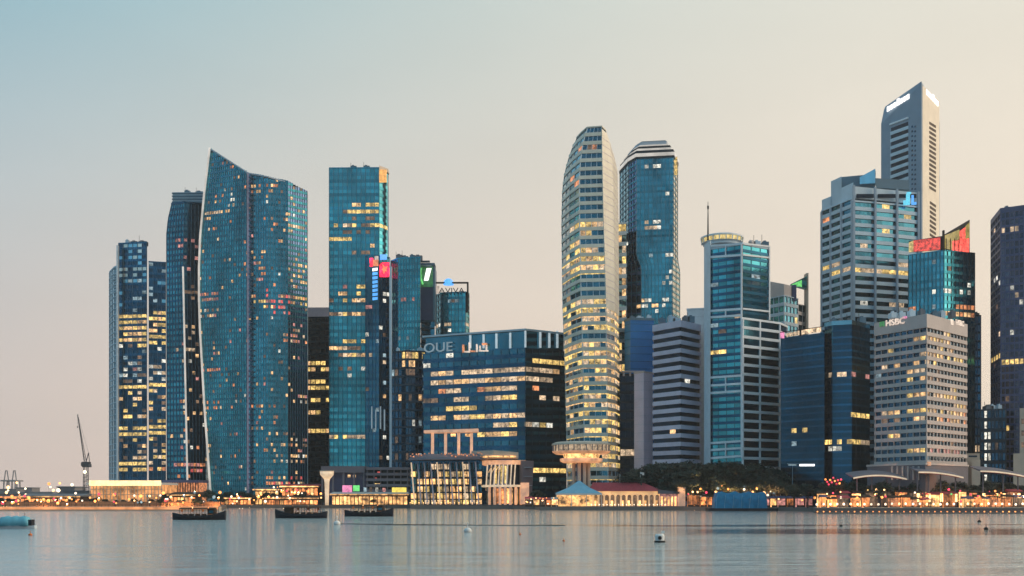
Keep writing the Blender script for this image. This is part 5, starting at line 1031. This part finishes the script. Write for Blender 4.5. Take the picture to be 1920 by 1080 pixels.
for k in range(44): lamp(random.uniform(410, 604), random.triangular(908, 948, 934), random.uniform(702, 706), random.choice(('lamp_warm', 'lamp_orange', 'lamp_orange', 'lamp_white', 'sign_red')), random.triangular(.3, 1.1, .5), 'small evening lamp on the quay below the sail towers', 'quay lamps below the sail towers', watts=6000 if k % 7 == 0 else 0)
for k in range(64): lamp(random.uniform(0, 410), random.triangular(918, 947, 940), random.uniform(573, 590), random.choice(('lamp_warm', 'lamp_orange', 'lamp_orange', 'lamp_orange', 'lamp_white', 'sign_red', 'win_cool')), random.triangular(.3, 1.1, .6), 'small evening lamp behind the sea wall near the glowing hall', 'lamps behind the sea wall', watts=9000 if k % 6 == 0 else 0)
# --- floodlight mast
D = 590; T = thing('floodlight_mast', 'mast with a long white light bar rising above the dark trees', 'lamp', (X(1485, D), D, 2))
mb = MB(); mb.tube([(X(1486, D), D, 2), (X(1486, D), D, Z(871, D))], [.28, .18], 8); mb.build('mast', 'steel_line', T)
mb = MB(); mb.box(X(1476, D), X(1528, D), D - .4, D + .4, Z(870, D), Z(868.5, D)); mb.build('arm', 'steel_line', T)
mb = MB(); mb.box(X(1499, D), X(1527, D), D - .6, D + .2, Z(874, D), Z(870.3, D)); mb.build('light_bar', 'sign_white', T)
mb = MB(); mb.box(X(1478, D), X(1493, D), D - .6, D + .2, Z(873, D), Z(870.3, D)); mb.build('light_bar', 'win_cool', T)

# ================================================================== trees
def make_tree(h, r, nleaf, seed, leafmat, squash=.75):
    rnd = random.Random(seed); T = thing('tree', 'tree', 'tree', (0, 0, 0))
    mb = MB(); mb.tube([(0, 0, 0), (.1, 0, h * .2), (-.05, .1, h * .42)], [h * .028, h * .022, h * .016], 7)
    tips = []
    for k in range(7):
        a = k * 2.4 + rnd.random(); rr = r * rnd.uniform(.35, .75); zt_ = h * rnd.uniform(.55, .85)
        tip = Vector((rr * math.cos(a), rr * math.sin(a), zt_)); tips.append(tip)
        mb.tube([(0, 0, h * rnd.uniform(.28, .42)), tip * .5 + Vector((0, 0, h * .22)), tip], [h * .012, h * .008, h * .004], 5)
    mb.build('trunk', 'bark', T)
    mb = MB(); cl = []
    for k in range(16):
        a = rnd.random() * 6.283; q = rnd.random() ** .5; zc = h * rnd.uniform(.45, .9); w = math.sin(min(1, max(.15, (1.02 - zc / h) * 2.2)) * math.pi / 2)
        cl.append((Vector((r * q * w * math.cos(a) * .8, r * q * w * math.sin(a) * .8, zc)), r * rnd.uniform(.22, .42)))
    for k in range(nleaf):
        c, cr = rnd.choice(cl); d = Vector((rnd.gauss(0, 1), rnd.gauss(0, 1), rnd.gauss(0, 1))).normalized()
        p = c + Vector((d.x, d.y, d.z * squash)) * cr * rnd.uniform(.5, 1.08); s = rnd.uniform(.28, .62) * (h / 14) ** .5
        u = Vector((rnd.gauss(0, 1), rnd.gauss(0, 1), rnd.gauss(0, .6))).normalized(); v = u.cross(d + Vector((.01, .02, .03))).normalized()
        o = len(mb.v); mb.v += [tuple(p - u * s), tuple(p + v * s * .55), tuple(p + u * s), tuple(p - v * s * .55)]; mb.f.append((o, o + 1, o + 2, o + 3))
    mb.build('crown', leafmat, T); return T
protos = [make_tree(14, 6.0, 2300, 1, 'leaf_dark'), make_tree(12, 6.6, 2300, 2, 'leaf_mid'), make_tree(17, 7.2, 2800, 3, 'leaf_dark')]
used = set()
def plant(px, ytop, D, label, group, kind=None):
    k = random.randrange(3) if kind is None else kind; h = (14, 12, 17)[k]; pz = Z(ytop, D) - 2.0
    t = protos[k] if k not in used else copy_tree(protos[k]); used.add(k)
    s = pz / h; t.location = (X(px, D), D, 2.0); t.scale = (s * random.uniform(.95, 1.25),) * 2 + (s,); t.rotation_euler.z = random.random() * 6.28
    t['label'] = label; t['category'] = 'tree'; t['group'] = group; t.name = 'tree'; return t
for k in range(24):
    px = 1176 + k * 13 + random.uniform(-5, 5); plant(px, lerp_table([(1176, 885), (1220, 868), (1280, 862), (1340, 862), (1420, 868), (1480, 875)], px) + random.uniform(-3, 9), random.uniform(612, 640), 'tall dark tree in the grove behind the pier annex and blue barge', 'dark grove behind the blue barge')
for k in range(16): px = 1240 + k * 15.5 + random.uniform(-5, 5); plant(px, random.uniform(893, 908), random.uniform(600, 612), 'smaller dark tree at the front of the grove behind the barge, %s from the left' % nth(k), 'front trees of the dark grove')
for k in range(16): px = 1490 + k * 28 + random.uniform(-6, 6); plant(px, random.uniform(897, 912), random.uniform(515, 540), 'dark tree beneath the wave canopies of the right promenade, %s from the left' % nth(k), 'trees under the canopies')
plant(1562, 896, 520, 'round tree glowing red from lamps between grove and canopies', 'red lit tree', 1)
for k in range(26): px = 2 + k * 16.5 + random.uniform(-5, 5); plant(px, random.uniform(931, 939), random.uniform(588, 640), 'small dark tree behind the sea wall at the open end, %s from the left' % nth(k), 'trees behind the sea wall')
for k in range(16): px = 405 + k * 12.5 + random.uniform(-4, 4); plant(px, random.uniform(920, 932), random.uniform(715, 728), 'small dark tree on the quay below the tall sail tower, %s from the left' % nth(k), 'trees below the sail towers')
for k in range(5): plant((312, 388, 604, 700, 1010)[k], (925, 918, 935, 936, 918)[k], (650, 712, 702, 704, 640)[k], ('dark tree right of the glowing hall', 'dark tree at the foot of the glowing white tower edge', 'small tree at the foot of the funnel column', 'small tree in front of the long shop row', 'dark tree between tapered stone block and marquee')[k], 'single quay trees')
for k in range(11):
    lamp(1548 + k * 2.9, 896 + (k * 7 % 5) * 2.6 + abs(k - 5) * .6, 512 + k % 3, 'sign_red' if k % 3 else 'lamp_orange', .5, 'red lamp hanging in the red glowing round tree', 'red tree lamps')

# ================================================================== boats
def make_boat(L, seed):
    rnd = random.Random(seed); T = thing('bumboat', 'boat', 'boat', (0, 0, 0)); W = 2.3
    mb = MB(); N = 12; rings = []
    for k in range(N + 1):
        t = k / N; x = -L / 2 + L * t; w = W * max(.12, math.sin(math.pi * (.10 + .80 * t)) ** .6); sh = 1.15 + 1.1 * (2 * abs(t - .45)) ** 2.4
        rings.append([(x, -w * .55, -.4), (x, w * .55, -.4), (x, w, sh * .6), (x, w, sh), (x, -w, sh), (x, -w, sh * .6)])
    mb.loft(rings); h_ = mb.build('hull', 'hull_dark', T)
    for k in range(6): mb = MB(); x = -L * .3 + k * L * .11; mb.lathe((0, 0, 0), [(.16, -.14), (.42, -.12), (.42, .12), (.16, .14)], 10); o = mb.build('tyre_fender', 'rubber', h_); o.location = (x, -W - .1, .85); o.rotation_euler.x = R(90)
    mb = MB(); rr = []
    for k in range(9):
        t = k / 8; x = -L * .36 + L * .66 * t; rr.append([(x, -W * .95, 3.0), (x, W * .95, 3.0), (x, W * .8, 3.25), (x, 0, 3.45), (x, -W * .8, 3.25)])
    mb.loft(rr); c_ = mb.build('canopy', 'wood_dark', T)
    for k in range(7):
        for sy in (-1, 1): mb = MB(); x = -L * .35 + L * .64 * k / 6; mb.tube([(x, sy * W * .9, 1.1), (x, sy * W * .9, 3.05)], .08, 5); mb.build('post', 'wood_dark', c_)
    mb = MB(); mb.box(L * .18, L * .31, -W * .7, W * .7, 1.1, 3.0); mb.build('wheelhouse', 'wood_dark', T)
    mb = MB(); mb.box(L * .20, L * .29, -W * .72, -W * .7, 1.9, 2.6); mb.build('wheelhouse_window', 'glass_navy', T)
    mb = MB()
    for k in range(4): x = -L * .3 + k * L * .12; mb.box(x, x + .9, -W * .7, W * .7, 1.1, 1.65)
    mb.build('benches', 'wood_dark', T)
    mb = MB(); mb.box(L * .181, L * .309, -W * .705, -W * .7, 1.5, 1.6); mb.build('cabin_stripe', 'orange_paint', T)
    mb = MB(); mb.box(-L * .33, L * .16, -.06, .06, 2.86, 2.94); mb.build('cabin_glow', 'win_dim', T)  # faint glow added inside the dark cabin
    for k in range(3): mb = MB(); mb.lathe((0, 0, 0), [(.2, -.07), (.4, -.06), (.4, .06), (.2, .07)], 12); o = mb.build('life_ring', 'orange_paint', T); o.location = (-L * .3 + k * L * .2, -W * .97, 2.6); o.rotation_euler.x = R(90)
    mb = MB(); mb.tube([(L * .36, 0, 1.3), (L * .36, 0, 4.6)], .07, 5); mb.build('mast', 'black_metal', T)
    for k in range(2): mb = MB(); mb.ball((-L * .1 + k * L * .3, -W * .95, 3.35), .14, 6, 4); mb.build('lantern', 'lamp_orange' if k else 'lamp_warm', T)
    return T
b0 = make_boat(17.5, 4)
for i, (px, yb, sc, lab) in enumerate(((374, 974.5, 1.0, 'dark bumboat with canopy moored in front of the sea wall, leftmost of three'), (565, 971.5, 1.07, 'dark bumboat moored left of the funnel column, middle of three'), (692, 968, 1.1, 'dark bumboat moored before the long shop row, rightmost of three'))):
    t = b0 if i == 0 else copy_tree(b0); D = H0 * F / (yb - HY); t.location = (X(px, D), D, 0); t.scale = (sc, sc, sc * 1.2); t.rotation_euler.z = R((2, 176, -3)[i]); t['label'] = lab; t['group'] = 'moored bumboats'; t.name = 'bumboat'
# blue covered boat at the left edge
D = 262; T = thing('covered_boat', 'small boat under a bright blue tarpaulin at the left picture edge', 'boat', (X(30, D), D, 0))
def tarp_rings(xa, xb, yc, w, zb, zt_, N, seed, slope=1.0):
    rnd = random.Random(seed); rings = []
    for k in range(N + 1):
        t = k / N; x = xa + (xb - xa) * t; e = min(1, min(t, 1 - t) * 9 * slope + .35) ** .6; z = zb + (zt_ - zb) * e * (1 + .05 * math.sin(t * 23 + seed) + rnd.uniform(-.02, .02)); ww = w * (1 + rnd.uniform(-.03, .03))
        rings.append([(x, yc - ww, zb), (x, yc + ww, zb), (x, yc + ww * .96, zb + (z - zb) * .6), (x, yc + ww * .72, z * .97), (x, yc, z), (x, yc - ww * .72, z * .97), (x, yc - ww * .96, zb + (z - zb) * .6)])
    return rings
mb = MB(); xa, xb = X(-8, D), X(67, D); rings = []
for k in range(11):
    t = k / 10; x = xa + (xb - xa) * t; w = 1.4 * max(.2, math.sin(math.pi * (.12 + .78 * t)) ** .5); rings.append([(x, D - w * .6, -.3), (x, D + w * .6, -.3), (x, D + w, .75), (x, D - w, .75)])
mb.loft(rings); mb.build('hull', 'blue_grey', T)
mb = MB(); mb.loft(tarp_rings(X(1, D), X(56, D), D, 1.35, .6, 3.0, 14, 2)); mb.build('tarpaulin', 'tarp_teal', T, smooth=True)
mb = MB(); mb.box(X(56, D), X(62, D), D - .9, D + .9, .7, 2.2); mb.build('outboard_cover', 'hull_dark', T)
mb = MB(); mb.tube([(X(46, D), D, 2.6), (X(46, D), D, 3.9)], .05, 5); mb.build('staff', 'black_metal', T)
# blue covered barge
D = 575; T = thing('covered_barge', 'large barge under a crumpled blue tarpaulin moored by the grove', 'boat', (X(1382, D), D - 4, 0))
mb = MB(); mb.box(X(1322, D), X(1450, D), D - 10, D - 1, -.6, 1.5); mb.build('hull', 'hull_dark', T)
mb = MB(); mb.loft(tarp_rings(X(1334, D), X(1431, D), D - 5.5, 4.2, 1.5, Z(923, D), 26, 5, 1.8)); mb.build('tarpaulin', 'tarp_blue', T)
mb = MB()
for k in range(7): x = X(1336 + k * 15.4, D); mb.bar((x, D - 9.9, 1.5), (x + .6, D - 9.75, 8.4), .16)
mb.build('ropes', 'blue_canvas', T)
# buoys
def buoy(px, yb, w, kind, label):
    D = H0 * F / (yb - HY); x = X(px, D); r = w * D / F / 2; T = thing('buoy', label, 'buoy', (x, D, 0), 'buoys')
    if kind == 'drum':
        mb = MB(); mb.lathe((x, D, -.3), [(r * .8, 0), (r, .15), (r, .5), (r * .85, .62)], 18); mb.build('float', 'rubber', T)
        mb = MB(); mb.lathe((x, D, .32), [(r * .82, 0), (r * .86, r * .9), (r * .7, r * 1.15)], 18); mb.build('drum', 'white_paint', T)
        mb = MB(); mb.lathe((0, 0, 0), [(r * .34, -.04), (r * .34, .06)], 12); o = mb.build('hatch', 'rubber', T); o.location = (x - r * .1, D - r * .86, .32 + r * .5); o.rotation_euler.x = R(90)
        mb = MB(); mb.tube([(x + r * .5, D, .32 + r), (x + r * .5, D, .32 + r * 1.7)], .06, 5); mb.box(x + r * .3, x + r * .9, D - .1, D + .1, .32 + r * 1.3, .32 + r * 1.75); mb.build('top_mark', 'white_paint', T)
    else:
        mt = {'white': 'white_paint', 'red': 'orange_paint', 'dark': 'rubber'}[kind]
        mb = MB(); mb.ball((x, D, r * .35), r, 12, 7, .85); mb.build('float', mt, T, smooth=True)
        mb = MB(); mb.tube([(x, D, r), (x, D, r * 2.3)], r * .12, 5); mb.ball((x, D, r * 2.3), r * .22, 6, 4); mb.build('staff', mt, T)
buoy(1237, 1017, 21, 'drum', 'largest white drum buoy with dark hatch on the open water')
buoy(877, 998, 15, 'white', 'white ball buoy below the glass hotel'); buoy(632, 984, 13, 'white', 'white ring buoy near the third bumboat'); buoy(975, 1003, 5, 'red', 'small red buoy below the colonnaded drum')
buoy(1057, 1015, 5, 'red', 'faint small red buoy left of the largest buoy'); buoy(57, 1004, 7, 'red', 'small red and dark buoy below the blue covered boat')
buoy(1836, 979, 7, 'dark', 'upper of two small dark buoys at the far right'); buoy(1849, 993, 8, 'dark', 'lower of two small dark buoys at the far right'); buoy(1577, 987, 6, 'dark', 'single small dark buoy off the right promenade')
# floating boom
T = thing('floating_boom', 'thin dark floating boom line across the water below the hotel and pier', 'boom', (X(1000, 285), 285, 0))
path = [(X(px, D), D, .02) for px, D in [(640, 305), (760, 296), (900, 291), (980, 289), (1060, 290)]]
fine = []
for a, c in zip(path, path[1:]): fine += [Vector(a).lerp(Vector(c), k / 8) for k in range(8)]
mb = MB(); mb.tube([tuple(p) for p in fine] + [path[-1]], .12, 6); mb.build('boom', 'rubber', T)
for k in range(0, len(fine), 2): mb = MB(); mb.lathe((0, 0, 0), [(.1, -.5), (.16, -.4), (.16, .4), (.1, .5)], 8); o = mb.build('float', 'rubber', T); o.location = fine[k]; o.rotation_euler.y = R(90)

# ================================================================== uplights under trees
def uplight(px, D, watts, colour, mat, label):
    x = X(px, D); T = thing('ground_uplight', label, 'lamp', (x, D, 2)); mb = MB(); mb.lathe((x, D, 2), [(.3, 0), (.35, .5), (.4, .6)], 10); mb.build('housing', 'black_metal', T)
    mb = MB(); mb.lathe((x, D, 2.6), [(.32, 0), (.3, .06)], 10); mb.build('lens', mat, T)
    ld = bpy.data.lights.new('bulb', 'SPOT'); ld.energy = watts; ld.color = colour; ld.shadow_soft_size = .4; ld.spot_size = R(120); ld.spot_blend = .5
    lo = bpy.data.objects.new('bulb', ld); col.objects.link(lo); lo.parent = T; lo.location = (0, 0, .9); lo.rotation_euler = (R(180), 0, 0)
uplight(1302, 594, 22000, (1, .5, .2), 'lamp_orange', 'orange uplight under the golden lit tree right of the pier annex')
uplight(1320, 595, 18000, (1, .55, .2), 'lamp_orange', 'orange uplight under the second lit tree right of the pier annex')
uplight(1372, 598, 25000, (1, .6, .2), 'lamp_warm', 'warm uplight behind the blue covered barge')
uplight(1430, 598, 20000, (1, .5, .2), 'lamp_warm', 'warm uplight at the right end of the blue covered barge')
uplight(1562, 514, 30000, (1, .10, .08), 'sign_red', 'red uplight under the red glowing round tree')
uplight(1660, 516, 12000, (1, .5, .2), 'lamp_warm', 'warm uplight under the long flat canopy')
uplight(1790, 514, 12000, (1, .45, .2), 'lamp_warm', 'warm uplight under the middle wave canopy')
uplight(1880, 514, 12000, (1, .45, .2), 'lamp_warm', 'warm uplight under the rightmost wave canopy')
uplight(1345, 596, 9000, (1, .5, .2), 'lamp_warm', 'warm uplight at the left end of the blue covered barge')
uplight(1402, 600, 9000, (1, .6, .25), 'lamp_warm', 'warm uplight under the grove behind the middle of the barge')
uplight(1462, 596, 9000, (1, .5, .2), 'lamp_warm', 'warm uplight under the trees left of the floodlight mast')
uplight(1250, 616, 9000, (1, .5, .2), 'lamp_warm', 'warm uplight under the trees behind the pier annex')
# ================================================================== evening haze over the bay
hm = bpy.data.materials.new('haze'); hm.use_nodes = True; hn = hm.node_tree.nodes; hn.clear()
pv = hn.new('ShaderNodeVolumePrincipled'); pv.inputs['Density'].default_value = .00008; pv.inputs['Color'].default_value = (.95, .95, .95, 1); pv.inputs['Anisotropy'].default_value = .2
ho = hn.new('ShaderNodeOutputMaterial'); hm.node_tree.links.new(pv.outputs[0], ho.inputs['Volume']); M['haze'] = hm
mb = MB(); mb.box(-5200, 5200, -3200, 5200, -5, 345); mb.build('haze', 'haze', kind='stuff')
